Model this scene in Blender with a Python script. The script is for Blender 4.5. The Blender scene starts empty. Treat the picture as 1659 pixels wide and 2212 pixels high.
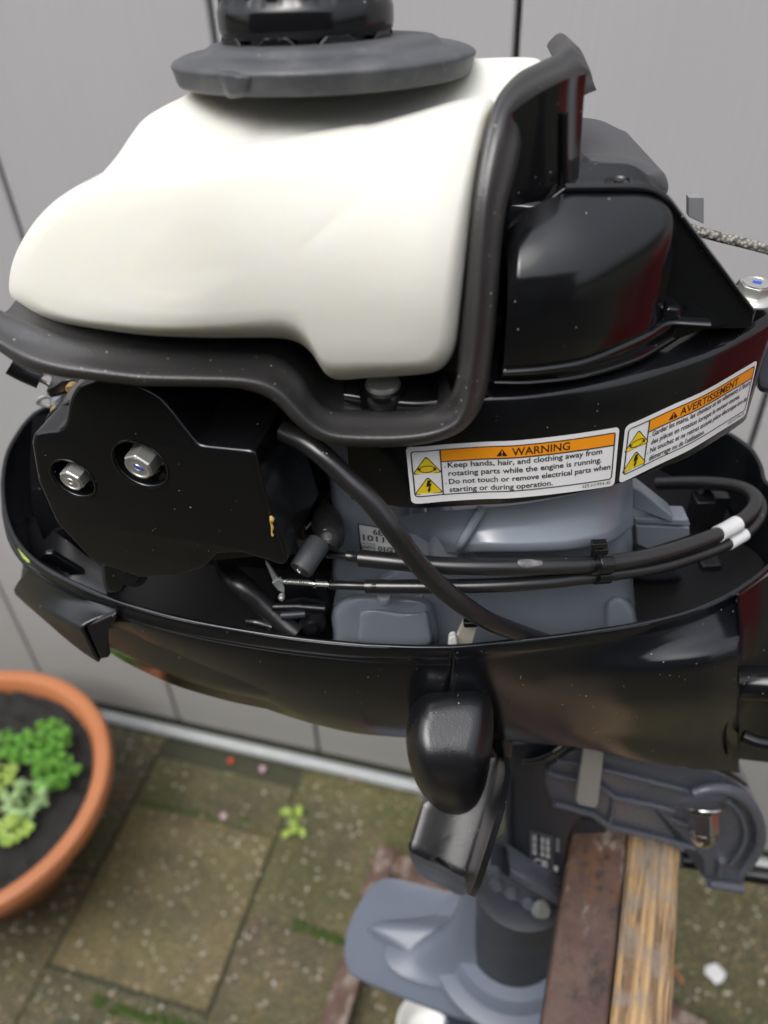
import bpy, bmesh, math, random
import numpy as np
from mathutils import Vector, Matrix, noise
random.seed(7)
SC = bpy.context.scene
COL = SC.collection
# ------------------------------------------------------------------ camera
FPX = 1860.0; CX, CY = 829.5, 1106.0            # lens in units of a 1659 x 2212 frame
def _n(v): return v/np.linalg.norm(v)
def _cc(u, v): return np.array([u-CX, -(v-CY), -FPX])
_down = _n(_cc(920, 3200)); _y = _cc(1644, -581); _y = _n(_y-_y.dot(_down)*_down)
_up = -_down; _x = np.cross(_y, _up)
RC = np.array([_x, _y, _up])                     # camera -> world
CAM = np.array([0.0235, -0.3549, 1.63])
cd = bpy.data.cameras.new('camera'); cam = bpy.data.objects.new('camera', cd); COL.objects.link(cam)
SC.camera = cam
m4 = Matrix.Identity(4)
for i in range(3):
    for j in range(3): m4[i][j] = RC[i][j]
    m4[i][3] = CAM[i]
cam.matrix_world = m4
cd.sensor_fit = 'VERTICAL'; cd.sensor_height = 36.0; cd.lens = 36.0*FPX/2212.0
cd.clip_start = 0.01; cd.clip_end = 300
cd.dof.use_dof = True; cd.dof.focus_distance = 0.385; cd.dof.aperture_fstop = 7.0
# ------------------------------------------------------------------ light
W = bpy.data.worlds.new('World'); SC.world = W; W.use_nodes = True
nt = W.node_tree; bg = nt.nodes['Background']
SUN_EL, SUN_ROT = 58, 200
sky = nt.nodes.new('ShaderNodeTexSky'); sky.sky_type = 'NISHITA'; sky.sun_disc = False
sky.sun_elevation = math.radians(SUN_EL); sky.sun_rotation = math.radians(SUN_ROT)
sky.dust_density = 4.0; sky.air_density = 1.0
hs = nt.nodes.new('ShaderNodeHueSaturation'); hs.inputs['Saturation'].default_value = 0.28
nt.links.new(sky.outputs[0], hs.inputs['Color'])
# overcast: the cloud deck is about three times brighter overhead than at the horizon (CIE overcast sky)
wtc = nt.nodes.new('ShaderNodeTexCoord'); wsx = nt.nodes.new('ShaderNodeSeparateXYZ'); nt.links.new(wtc.outputs['Generated'], wsx.inputs[0])
wmr = nt.nodes.new('ShaderNodeMapRange'); nt.links.new(wsx.outputs[2], wmr.inputs[0]); wmr.inputs[1].default_value = 0; wmr.inputs[2].default_value = 1; wmr.inputs[3].default_value = .75; wmr.inputs[4].default_value = 2.3
wml = nt.nodes.new('ShaderNodeVectorMath'); wml.operation = 'SCALE'; nt.links.new(hs.outputs[0], wml.inputs[0]); nt.links.new(wmr.outputs[0], wml.inputs[3]); nt.links.new(wml.outputs[0], bg.inputs['Color'])
bg.inputs['Strength'].default_value = 0.12
sd = bpy.data.lights.new('sun', 'SUN'); sun = bpy.data.objects.new('sun', sd); COL.objects.link(sun)
sd.energy = 0.5; sd.angle = math.radians(60); sd.color = (1, .985, .96)
# sky rotation 200 deg: sun stands behind and right of the photographer
sa = math.radians(SUN_ROT)
sdir = Vector((math.sin(sa)*math.cos(math.radians(SUN_EL)), math.cos(sa)*math.cos(math.radians(SUN_EL)), math.sin(math.radians(SUN_EL))))
sun.rotation_euler = sdir.to_track_quat('Z', 'Y').to_euler()
SC.view_settings.view_transform = 'Standard'; SC.view_settings.look = 'None'
SC.view_settings.exposure = 0.56; SC.view_settings.gamma = 1.0
try: SC.view_settings.use_curve_mapping = False
except Exception: pass
# ------------------------------------------------------------------ measuring helpers
MA = math.radians(20)                            # the motor is turned 20 degrees on its steering axis
MX = np.array([math.cos(MA), math.sin(MA), 0.]); MY = np.array([-math.sin(MA), math.cos(MA), 0.]); MZ = np.array([0, 0, 1.])
def ray(u, v): return _n(RC @ _cc(u, v))
def on_z(u, v, z):
    r = ray(u, v); return CAM+(z-CAM[2])/r[2]*r
def on_n(u, v, n):
    r = ray(u, v); return CAM+(n-CAM@MY)/(r@MY)*r
def on_plane(u, v, p0, nn):
    r = ray(u, v); return CAM+((p0-CAM)@nn)/(r@nn)*r
def M(s, n, z): return MX*s+MY*n+MZ*z
def mcoord(p): return np.array([p@MX, p@MY, p[2]])
def fr(ox, oy, k):
    def f(*pts): return [(ox+k*p[0], oy+k*p[1])+tuple(p[2:]) for p in pts]
    return f
ZA = fr(0, 0, .5209); ZB = fr(795, 0, .5209); ZC = fr(0, 734.4, .5209); ZD = fr(795, 734.4, .5209)
ZE = fr(0, 1425.7, .5); ZF = fr(829.5, 1425.7, .5); ZG = fr(1036.9, 345.6, .375); ZH = fr(0, 760.4, .25)
ZI = fr(414.75, 1019.6, .25); ZJ = fr(829.5, 1590, .25); ZK = fr(1157.9, 1538.1, .302); ZL = fr(864.1, 898.7, .2917)
def CN(pts, n=None): return np.array([on_n(p[0], p[1], p[2] if len(p) > 2 else n) for p in pts])
def CZ(pts, z=None): return np.array([on_z(p[0], p[1], p[2] if len(p) > 2 else z) for p in pts])
def cat(pts, per=8, closed=False):
    pts = np.asarray(pts, float); n = len(pts)
    if n < 3: return pts
    out = []
    rng = n if closed else n-1
    for i in range(rng):
        if closed: a, b, c, d = pts[(i-1) % n], pts[i], pts[(i+1) % n], pts[(i+2) % n]
        else: a, b, c, d = pts[max(i-1, 0)], pts[i], pts[i+1], pts[min(i+2, n-1)]
        # centripetal-ish tangents (limits overshoot)
        lb = np.linalg.norm(c-b)+1e-9; la = np.linalg.norm(b-a)+1e-9; lc = np.linalg.norm(d-c)+1e-9
        m1 = (c-a)/(la+lb)*lb if la > 1e-8 else (c-b); m2 = (d-b)/(lb+lc)*lb if lc > 1e-8 else (c-b)
        for k in range(per):
            t = k/per; h = (2*t**3-3*t**2+1, t**3-2*t**2+t, -2*t**3+3*t**2, t**3-t**2)
            out.append(h[0]*b+h[1]*m1+h[2]*c+h[3]*m2)
    if not closed: out.append(pts[-1])
    return np.array(out)
def resample(pts, n, closed=False):
    pts = np.asarray(pts, float)
    if closed: pts = np.vstack([pts, pts[:1]])
    d = np.r_[0, np.cumsum(np.linalg.norm(np.diff(pts, axis=0), axis=1))]
    t = np.linspace(0, d[-1], n+1)[:-1] if closed else np.linspace(0, d[-1], n)
    return np.array([np.interp(t, d, pts[:, k]) for k in range(pts.shape[1])]).T
# ------------------------------------------------------------------ objects
def _root_loc(parent):
    p = parent; loc = np.zeros(3)
    while p is not None:
        loc = loc+np.array(p.location); p = p.parent
    return loc
def thing(name, label, catg, loc=(0, 0, 0), group=None, kind=None):
    o = bpy.data.objects.new(name, None); COL.objects.link(o); o.location = tuple(float(c) for c in loc)
    o.empty_display_size = .02
    if label: o['label'] = label
    if catg: o['category'] = catg
    if group: o['group'] = group
    if kind: o['kind'] = kind
    return o
def tag(o, label=None, catg=None, group=None, kind=None):
    if label: o['label'] = label
    if catg: o['category'] = catg
    if group: o['group'] = group
    if kind: o['kind'] = kind
    return o
def mk(name, verts, faces, mat, parent=None, smooth=True, sharp=38, bevel=0, thick=0, segs=2, sub=0):
    me = bpy.data.meshes.new(name)
    off = _root_loc(parent)
    verts = np.asarray(verts, float)-off
    me.from_pydata([tuple(v) for v in verts], [], [tuple(int(i) for i in f) for f in faces])
    me.update()
    if mat is not None: me.materials.append(mat)
    o = bpy.data.objects.new(name, me); COL.objects.link(o)
    if parent is not None: o.parent = parent
    if smooth:
        for p in me.polygons: p.use_smooth = True
        me.set_sharp_from_angle(angle=math.radians(sharp))
    if thick:
        md = o.modifiers.new('s', 'SOLIDIFY'); md.thickness = thick; md.offset = -1
    if bevel:
        md = o.modifiers.new('b', 'BEVEL'); md.width = bevel; md.segments = segs; md.limit_method = 'ANGLE'; md.angle_limit = math.radians(32); md.harden_normals = True
    return o
def mesh_from_bm(name, bm, mat, parent=None, **k):
    bm.verts.ensure_lookup_table(); bm.verts.index_update()
    v = [tuple(x.co) for x in bm.verts]; f = [[q.index for q in p.verts] for p in bm.faces]
    bm.free(); return mk(name, v, f, mat, parent, **k)
def loft(name, curves, mat, parent=None, n=60, sub=1, closed=False, smooth_c=True, face='cam', **k):
    rows = []
    for c in curves:
        c = np.asarray(c, float)
        if smooth_c and len(c) > 2: c = cat(c, 8, closed)
        rows.append(resample(c, n, closed))
    rows = np.array(rows)
    if sub > 1:
        R = np.array([cat(rows[:, j], sub) for j in range(n)])
        rows = np.transpose(R, (1, 0, 2))
    r = len(rows); V = rows.reshape(-1, 3); F = []
    for i in range(r-1):
        for j in range(n if closed else n-1):
            a, b = i*n+j, i*n+(j+1) % n
            F.append((a, b, b+n, a+n))
    if face == 'cam':
        s = 0
        for f in F[::7]:
            a, b, c, d = V[list(f)]; nn = np.cross(c-a, d-b); s += nn@(CAM-(a+c)/2)
        if s < 0: F = [f[::-1] for f in F]
    elif face == 'flip': F = [f[::-1] for f in F]
    return mk(name, V, F, mat, parent, **k)
def puff(name, outline, centre, nfun, mat, parent=None, nS=0.0, r=30, D=.04, shrink=.85, smooth_c=True, n=140, power=1.0, dz=0, **k):
    """rounded solid: outline (u,v) seen from the front, face depth nfun(u,v), edge turning back by nS over r"""
    o = np.array([p[:2] for p in outline], float)
    if smooth_c: o = cat(o, 6, True)
    o = resample(o, n, True); c = np.array(centre, float)
    L = np.linalg.norm(o-c, axis=1)
    ds = [r*x for x in (0, .02, .06, .13, .22, .34, .5, .7, 1.0)]
    rings = []
    for d in ds:
        kf = 1-np.minimum(d/L, .97)
        uv = c+(o-c)*kf[:, None]; e = min(d/r, 1)
        rings.append([on_n(p[0], p[1], nfun(*p)+nS*(1-math.sqrt(max(0, 1-(1-e)**2)))) for p in uv])
    base = c+(o-c)*(1-np.minimum(r/L, .97))[:, None]
    for t in (.8, .6, .4, .2):
        uv = c+(base-c)*t
        rings.append([on_n(p[0], p[1], nfun(*p)) for p in uv])
    front = np.array(rings)
    out = front[0]; cen = out.mean(0)
    backs = []
    for t in (1.0, .35):
        sc = 1-(1-shrink)*t
        backs.append([cen+(p-cen)*sc+MY*D*t+MZ*dz*t for p in out])
    V = np.vstack([np.array(backs).reshape(-1, 3), front.reshape(-1, 3), [on_n(c[0], c[1], nfun(*c))], [cen+MY*D+MZ*dz]])
    R = len(backs)+len(rings); F = []
    for i in range(R-1):
        for j in range(n):
            a, b = i*n+j, i*n+(j+1) % n; F.append((a, b, b+n, a+n))
    tip = R*n; 
    for j in range(n):
        F.append(((R-1)*n+j, (R-1)*n+(j+1) % n, tip)); F.append(((j+1) % n, j, tip+1))
    a, b, cc_, d = V[list(F[(R-2)*n])]
    ob = mk(name, V, F, mat, parent, **k)
    bm = bmesh.new(); bm.from_mesh(ob.data); bmesh.ops.recalc_face_normals(bm, faces=bm.faces); bm.to_mesh(ob.data); bm.free()
    return ob
def plate(name, front, back_vec, mat, parent=None, bevel=.0008, segs=2, **k):
    """flat polygon (world points on one plane) pushed back by a vector"""
    f = np.asarray(front, float); b = f+np.asarray(back_vec); n = len(f)
    F = [list(range(n)), list(range(2*n-1, n-1, -1))]+[(j, (j+1) % n, n+(j+1) % n, n+j) for j in range(n)]
    ob = mk(name, np.vstack([f, b]), F, mat, parent, bevel=bevel, segs=segs, **k)
    bm = bmesh.new(); bm.from_mesh(ob.data); bmesh.ops.recalc_face_normals(bm, faces=bm.faces); bm.to_mesh(ob.data); bm.free()
    return ob
def tube(name, pts, rad, mat, parent=None, seg=16, per=6, flat=1.0, closed=False, smooth_c=True, ends=True, viewframe=False, twist=0, **k):
    pts = np.asarray(pts, float); rad = np.full(len(pts), float(rad)) if np.isscalar(rad) else np.asarray(rad, float)
    q = np.hstack([pts, rad[:, None]])
    if smooth_c and len(q) > 2: q = cat(q, per, closed)
    P = q[:, :3]; R = q[:, 3]; n = len(P)
    T = np.gradient(P, axis=0) if not closed else np.roll(P, -1, 0)-np.roll(P, 1, 0)
    T = T/np.linalg.norm(T, axis=1)[:, None]
    V = []; ref = np.array([0, 0, 1.]) if abs(T[0][2]) < .9 else np.array([1., 0, 0])
    s = _n(np.cross(T[0], ref))
    for i in range(n):
        if viewframe: s = _n(np.cross(T[i], _n(P[i]-CAM)))
        else: s = _n(s-T[i]*(s@T[i]))
        u = np.cross(s, T[i])
        for j in range(seg):
            a = 2*math.pi*j/seg
            V.append(P[i]+R[i]*(s*math.cos(a)+u*math.sin(a)*flat))
    F = []
    for i in range(n if closed else n-1):
        for j in range(seg):
            a, b = i*seg+j, i*seg+(j+1) % seg; c, d = ((i+1) % n)*seg+(j+1) % seg, ((i+1) % n)*seg+j
            F.append((a, d, c, b))
    if ends and not closed: F.append(list(range(seg))); F.append([(n-1)*seg+j for j in range(seg)][::-1])
    ob = mk(name, V, F, mat, parent, **k)
    bm = bmesh.new(); bm.from_mesh(ob.data); bmesh.ops.recalc_face_normals(bm, faces=bm.faces); bm.to_mesh(ob.data); bm.free()
    return ob
def frame(axis, ref=(0, 0, 1)):
    a = _n(np.asarray(axis, float)); ref = np.asarray(ref, float)
    if abs(a@ref) > .95: ref = np.array([1., 0, 0])
    s = _n(np.cross(ref, a)); t = np.cross(a, s); return s, t, a
def lathe(name, c, axis, prof, mat, parent=None, seg=32, rot=0, **k):
    s, t, a = frame(axis); V = []; F = []; c = np.asarray(c, float)
    for r, h in prof:
        for j in range(seg):
            an = 2*math.pi*j/seg+rot; V.append(c+a*h+max(r, 1e-5)*(s*math.cos(an)+t*math.sin(an)))
    for i in range(len(prof)-1):
        for j in range(seg):
            p, q = i*seg+j, i*seg+(j+1) % seg; F.append((p, q, q+seg, p+seg))
    F.append(list(range(seg))[::-1]); F.append([(len(prof)-1)*seg+j for j in range(seg)])
    return mk(name, V, F, mat, parent, **k)
def box(name, c, dims, mat, parent=None, ax=None, bevel=.0008, **k):
    ax = ax if ax is not None else (np.array([1., 0, 0]), np.array([0, 1., 0]), np.array([0, 0, 1.])); c = np.asarray(c, float)
    V = [c+ax[0]*dims[0]/2*i+ax[1]*dims[1]/2*j+ax[2]*dims[2]/2*l for i in (-1, 1) for j in (-1, 1) for l in (-1, 1)]
    F = [(0, 1, 3, 2), (4, 6, 7, 5), (0, 4, 5, 1), (2, 3, 7, 6), (0, 2, 6, 4), (1, 5, 7, 3)]
    return mk(name, V, F, mat, parent, bevel=bevel, **k)
def bolt(name, c, axis, r, mat, parent, h=None, washer=1.45, rot=0, mark=None):
    """flanged hex head, axis points out of the surface"""
    h = h or r*1.1
    w = lathe(name, c, axis, [(r*washer*.98, 0), (r*washer, r*.12), (r*washer*.92, r*.3), (r*1.1, r*.42)], mat, parent, seg=32)
    lathe('hex_head', c, axis, [(r, r*.3), (r, h*.92+r*.3), (r*.9, h+r*.3)], mat, w, seg=6, rot=rot, bevel=r*.06, sharp=20)
    s, t, a = frame(axis)
    lathe('head_ring', np.asarray(c)+a*(h+r*.3), axis, [(r*.84, -.0001), (r*.84, r*.05), (r*.72, r*.05), (r*.68, -.00002)], mat, w, seg=28)
    return w
# ------------------------------------------------------------------ materials
def nodes(name):
    m = bpy.data.materials.new(name); m.use_nodes = True; t = m.node_tree; return m, t, t.nodes['Principled BSDF']
def N_(t, typ, **kw):
    n = t.nodes.new(typ)
    for k_, v in kw.items():
        if k_ in n.inputs: n.inputs[k_].default_value = v
        else: setattr(n, k_, v)
    return n
def ramp(t, src, stops):
    r = t.nodes.new('ShaderNodeValToRGB'); e = r.color_ramp.elements
    while len(e) < len(stops): e.new(.5)
    for i, (p, c) in enumerate(stops):
        e[i].position = p; e[i].color = (c, c, c, 1) if np.isscalar(c) else tuple(c)+(1,)
    t.links.new(src, r.inputs[0]); return r
def mix(t, fac, a, b, blend='MIX'):
    m = t.nodes.new('ShaderNodeMix'); m.data_type = 'RGBA'; m.blend_type = blend
    if hasattr(fac, 'links'): t.links.new(fac, m.inputs[0])
    else: m.inputs[0].default_value = fac
    for i, x in ((6, a), (7, b)):
        if hasattr(x, 'links'): t.links.new(x, m.inputs[i])
        else: m.inputs[i].default_value = tuple(x)+(1,)
    return m.outputs[2]
def bump(t, b, src, strength, dist=.001):
    n = t.nodes.new('ShaderNodeBump'); n.inputs['Strength'].default_value = strength; n.inputs['Distance'].default_value = dist
    t.links.new(src, n.inputs['Height'])
    prev = b.inputs['Normal'].links
    if prev: t.links.new(prev[0].from_socket, n.inputs['Normal'])
    t.links.new(n.outputs[0], b.inputs['Normal'])
def plastic(name, col, rough, grain=0, gs=900, dust=.0, dustcol=(.45, .43, .4), wear=0, spec=.5, smear=.06, metallic=0, coat=0, var=.15):
    m, t, b = nodes(name)
    tc = N_(t, 'ShaderNodeTexCoord')
    b.inputs['Roughness'].default_value = rough; b.inputs['Specular IOR Level'].default_value = spec; b.inputs['Metallic'].default_value = metallic
    b.inputs['Coat Weight'].default_value = coat
    n1 = N_(t, 'ShaderNodeTexNoise', Scale=28., Detail=5.); t.links.new(tc.outputs['Object'], n1.inputs['Vector'])
    r = ramp(t, n1.outputs[0], [(.3, max(rough-smear, .03)), (.75, rough+smear)]); t.links.new(r.outputs[0], b.inputs['Roughness'])
    base = mix(t, n1.outputs[0], tuple(c*(1-var) for c in col), tuple(c*(1+var) for c in col))
    if dust:
        v = N_(t, 'ShaderNodeTexVoronoi', Scale=620.); t.links.new(tc.outputs['Object'], v.inputs['Vector'])
        sep = N_(t, 'ShaderNodeSeparateColor'); t.links.new(v.outputs['Color'], sep.inputs[0])
        thr = N_(t, 'ShaderNodeMath', operation='LESS_THAN'); t.links.new(sep.outputs[0], thr.inputs[0])
        nd = N_(t, 'ShaderNodeTexNoise', Scale=22., Detail=4., Roughness=.6); t.links.new(tc.outputs['Object'], nd.inputs['Vector'])
        t.links.new(ramp(t, nd.outputs[0], [(.42, dust*.25), (.68, min(dust*3, .9))]).outputs[0], thr.inputs[1])
        sz = N_(t, 'ShaderNodeMath', operation='MULTIPLY'); t.links.new(sep.outputs[1], sz.inputs[0]); sz.inputs[1].default_value = .20
        ds = N_(t, 'ShaderNodeMath', operation='LESS_THAN'); t.links.new(v.outputs['Distance'], ds.inputs[0]); t.links.new(sz.outputs[0], ds.inputs[1])
        ml = N_(t, 'ShaderNodeMath', operation='MULTIPLY'); t.links.new(thr.outputs[0], ml.inputs[0]); t.links.new(ds.outputs[0], ml.inputs[1])
        base = mix(t, ml.outputs[0], base, dustcol)
    if wear:
        n2 = N_(t, 'ShaderNodeTexNoise', Scale=60., Detail=8., Roughness=.7); t.links.new(tc.outputs['Object'], n2.inputs['Vector'])
        r2 = ramp(t, n2.outputs[0], [(.48, 0.), (.66, wear)]); base = mix(t, r2.outputs[0], base, dustcol)
    t.links.new(base, b.inputs['Base Color'])
    if grain:
        n3 = N_(t, 'ShaderNodeTexNoise', Scale=float(gs), Detail=2.); t.links.new(tc.outputs['Object'], n3.inputs['Vector'])
        bump(t, b, n3.outputs[0], grain, .0004)
    return m
MT = {}
MT['gloss'] = plastic('black_gloss_plastic', (.0052, .0055, .0066), .17, grain=.02, gs=120, dust=.03, smear=.05, spec=.6)
MT['cowl'] = plastic('black_painted_cowl', (.0050, .0056, .0075), .2, grain=.03, gs=150, dust=.03, smear=.06, spec=.62)
MT['satin'] = plastic('black_satin_plastic', (.0075, .008, .0095), .32, spec=.75, grain=.25, gs=1100, dust=.05)
MT['rubber'] = plastic('black_foam_rubber', (.034, .033, .033), .45, spec=.8, grain=.35, gs=900, dust=.09, dustcol=(.5, .48, .42))
MT['grommet'] = plastic('grey_aged_rubber', (.060, .062, .068), .5, grain=.25, gs=700, dust=.12, dustcol=(.30, .30, .30), wear=.16)
MT['hose'] = plastic('hose_rubber', (.012, .012, .013), .33, spec=.8, grain=.06, gs=400, dust=.02)
MT['grey'] = plastic('grey_engine_paint', (.19, .215, .25), .22, grain=.12, gs=420, spec=.6, smear=.02, var=.04)
MT['bracket'] = plastic('graphite_paint', (.078, .084, .104), .3, grain=.15, gs=500, spec=.6)
MT['body'] = plastic('charcoal_paint', (.026, .029, .037), .4, grain=.1, gs=400)
MT['lower'] = plastic('blue_grey_lower_unit_paint', (.125, .145, .185), .36, var=.05, smear=.02, grain=.05, gs=300)
MT['zinc'] = plastic('zinc_bolt', (.55, .55, .52), .38, metallic=.75, smear=.1, grain=.05)
MT['chrome'] = plastic('stainless_steel', (.72, .70, .67), .12, metallic=1., smear=.04)
MT['alu'] = plastic('dull_aluminium', (.36, .38, .38), .45, metallic=.5, grain=.1)
MT['boot'] = plastic('dark_grey_rubber_boot', (.04, .045, .05), .6, grain=.4, gs=800)
MT['thread'] = plastic('black_steel_thread', (.02, .02, .022), .3, metallic=.6)
MT['white'] = plastic('white_label', (.84, .84, .84), .35, smear=.03)
MT['orange'] = plastic('orange_print', (.95, .33, .012), .35, smear=.02)
MT['yellow'] = plastic('yellow_print', (.86, .62, .02), .35, smear=.02)
MT['ink'] = plastic('black_print', (.012, .012, .012), .4, smear=.02)
MT['inkgrey'] = plastic('grey_print', (.14, .14, .15), .4, smear=.02)
MT['blue'] = plastic('blue_paint_mark', (.02, .08, .5), .4)
MT['tape'] = plastic('white_tape', (.6, .6, .6), .5, wear=.2)
MT['beige'] = plastic('beige_plastic', (.40, .38, .33), .4)
MT['brass'] = plastic('brass', (.5, .34, .14), .35, metallic=.7)
MT['redpaint'] = plastic('red_paint', (.30, .012, .010), .4)
MT['plasticwhite'] = plastic('white_plastic', (.7, .7, .68), .4)
MT['petalred'] = plastic('red_petal', (.5, .07, .04), .6); MT['petalpink'] = plastic('pink_petal', (.55, .35, .42), .6)
def tank_mat():
    m, t, b = nodes('translucent_white_polyethylene')
    tc = N_(t, 'ShaderNodeTexCoord')
    n1 = N_(t, 'ShaderNodeTexNoise', Scale=12., Detail=4.); t.links.new(tc.outputs['Object'], n1.inputs['Vector'])
    c = mix(t, n1.outputs[0], (.655, .65, .575), (.695, .685, .63)); t.links.new(c, b.inputs['Base Color'])
    b.inputs['Roughness'].default_value = .42
    b.inputs['Subsurface Weight'].default_value = .6; b.inputs['Subsurface Radius'].default_value = (1., .9, .45); b.inputs['Subsurface Scale'].default_value = .012
    n3 = N_(t, 'ShaderNodeTexNoise', Scale=350., Detail=2.); t.links.new(tc.outputs['Object'], n3.inputs['Vector']); bump(t, b, n3.outputs[0], .06, .0004)
    return m
MT['tank'] = tank_mat()
def wall_mat():
    m, t, b = nodes('grey_coated_metal'); tc = N_(t, 'ShaderNodeTexCoord')
    mp = N_(t, 'ShaderNodeMapping'); mp.inputs['Scale'].default_value = (60, 60, 1.2); t.links.new(tc.outputs['Object'], mp.inputs[0])
    n = N_(t, 'ShaderNodeTexNoise', Scale=6., Detail=4.); t.links.new(mp.outputs[0], n.inputs['Vector'])
    n2 = N_(t, 'ShaderNodeTexNoise', Scale=2.5, Detail=5.); t.links.new(tc.outputs['Object'], n2.inputs['Vector'])
    a = mix(t, n.outputs[0], (.385, .385, .405), (.465, .465, .485)); c = mix(t, n2.outputs[0], a, (.36, .355, .35))
    # greener and darker towards the ground
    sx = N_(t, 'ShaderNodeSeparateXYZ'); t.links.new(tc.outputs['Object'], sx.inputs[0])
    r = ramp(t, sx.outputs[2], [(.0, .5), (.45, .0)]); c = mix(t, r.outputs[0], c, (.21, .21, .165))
    t.links.new(c, b.inputs['Base Color']); b.inputs['Roughness'].default_value = .45
    return m
MT['wall'] = wall_mat()
MT['wallgap'] = plastic('dark_joint', (.03, .03, .03), .6)
MT['rail'] = plastic('pale_aluminium_rail', (.34, .36, .36), .45, wear=.3, dustcol=(.25, .25, .2))
def slab_mat(name, ca, cb, moss, seed):
    m, t, b = nodes(name); tc = N_(t, 'ShaderNodeTexCoord')
    mp = N_(t, 'ShaderNodeMapping'); mp.inputs['Location'].default_value = (seed*1.7, seed*.9, 0); t.links.new(tc.outputs['Object'], mp.inputs[0])
    n = N_(t, 'ShaderNodeTexNoise', Scale=11., Detail=8., Roughness=.7); t.links.new(mp.outputs[0], n.inputs['Vector'])
    n2 = N_(t, 'ShaderNodeTexNoise', Scale=150., Detail=4., Roughness=.75); t.links.new(mp.outputs[0], n2.inputs['Vector'])
    v = N_(t, 'ShaderNodeTexVoronoi', Scale=190.); t.links.new(mp.outputs[0], v.inputs['Vector'])
    sep = N_(t, 'ShaderNodeSeparateColor'); t.links.new(v.outputs['Color'], sep.inputs[0])
    ca = tuple(x*1.18 for x in ca); cb = tuple(x*1.18 for x in cb)
    c = mix(t, ramp(t, n.outputs[0], [(.36, 0.), (.64, 1.)]).outputs[0], ca, cb)
    c = mix(t, ramp(t, n2.outputs[0], [(.38, .75), (.60, 0.)]).outputs[0], c, tuple(x*.3 for x in ca))
    c = mix(t, ramp(t, sep.outputs[0], [(.78, 0.), (.82, .55)]).outputs[0], c, (.24, .17, .07))
    # large damp and mossy blotches run on from slab to slab
    n4 = N_(t, 'ShaderNodeTexNoise', Scale=5.5, Detail=7., Roughness=.68); t.links.new(tc.outputs['Object'], n4.inputs['Vector'])
    c = mix(t, ramp(t, n4.outputs[0], [(.40, 0.), (.62, moss)]).outputs[0], c, (.052, .060, .012))
    n5 = N_(t, 'ShaderNodeTexNoise', Scale=3.2, Detail=6., Roughness=.65); mp3 = N_(t, 'ShaderNodeMapping'); mp3.inputs['Location'].default_value = (4.3, 2.2, 1); t.links.new(tc.outputs['Object'], mp3.inputs[0]); t.links.new(mp3.outputs[0], n5.inputs['Vector'])
    c = mix(t, ramp(t, n5.outputs[0], [(.48, 0.), (.66, .7)]).outputs[0], c, (.040, .032, .022))
    c = mix(t, ramp(t, sep.outputs[0], [(.975, 0.), (.985, .9)]).outputs[0], c, (.40, .37, .30))
    t.links.new(c, b.inputs['Base Color'])
    t.links.new(ramp(t, sep.outputs[1], [(.6, .7), (.9, .25)]).outputs[0], b.inputs['Roughness'])
    bump(t, b, n2.outputs[0], .7, .003); bump(t, b, v.outputs['Distance'], .5, .003)
    return m
MT['slab_ochre'] = slab_mat('ochre_slab', (.185, .148, .066), (.125, .100, .050), .45, 1)
MT['slab_green'] = slab_mat('green_slab', (.095, .094, .036), (.135, .112, .052), .7, 2)
MT['slab_brown'] = slab_mat('brown_slab', (.095, .076, .042), (.13, .10, .052), .5, 3)
MT['slab_dark'] = slab_mat('dark_slab', (.065, .058, .034), (.10, .088, .046), .6, 4)
MT['joint'] = plastic('joint_soil', (.06, .056, .035), .9, grain=.5, gs=60, wear=.5, dustcol=(.055, .075, .02))
MT['earth'] = plastic('dark_ground', (.040, .040, .024), .9, grain=.5, gs=60, wear=.6, dustcol=(.05, .065, .018))
MT['moss'] = plastic('moss', (.05, .085, .012), .9, grain=.6, gs=200)
MT['soil'] = plastic('potting_soil', (.012, .011, .010), .9, grain=.8, gs=120)
def terracotta():
    m, t, b = nodes('terracotta_plastic'); tc = N_(t, 'ShaderNodeTexCoord')
    n = N_(t, 'ShaderNodeTexNoise', Scale=9., Detail=5.); t.links.new(tc.outputs['Object'], n.inputs['Vector'])
    t.links.new(mix(t, n.outputs[0], (.36, .125, .045), (.45, .175, .075)), b.inputs['Base Color']); b.inputs['Roughness'].default_value = .45
    return m
MT['terra'] = terracotta()
def leafm(name, a, b_):
    m, t, b = nodes(name); tc = N_(t, 'ShaderNodeTexCoord'); n = N_(t, 'ShaderNodeTexNoise', Scale=30., Detail=3.); t.links.new(tc.outputs['Object'], n.inputs['Vector'])
    t.links.new(mix(t, n.outputs[0], a, b_), b.inputs['Base Color']); b.inputs['Roughness'].default_value = .5
    b.inputs['Subsurface Weight'].default_value = .25; b.inputs['Subsurface Scale'].default_value = .004
    return m
MT['leaf'] = leafm('parsley_leaf', (.06, .20, .012), (.14, .36, .03)); MT['leafpale'] = leafm('pale_leaf', (.22, .36, .14), (.34, .46, .2)); MT['leafyellow'] = leafm('yellow_green_leaf', (.24, .38, .06), (.36, .46, .09))
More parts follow.
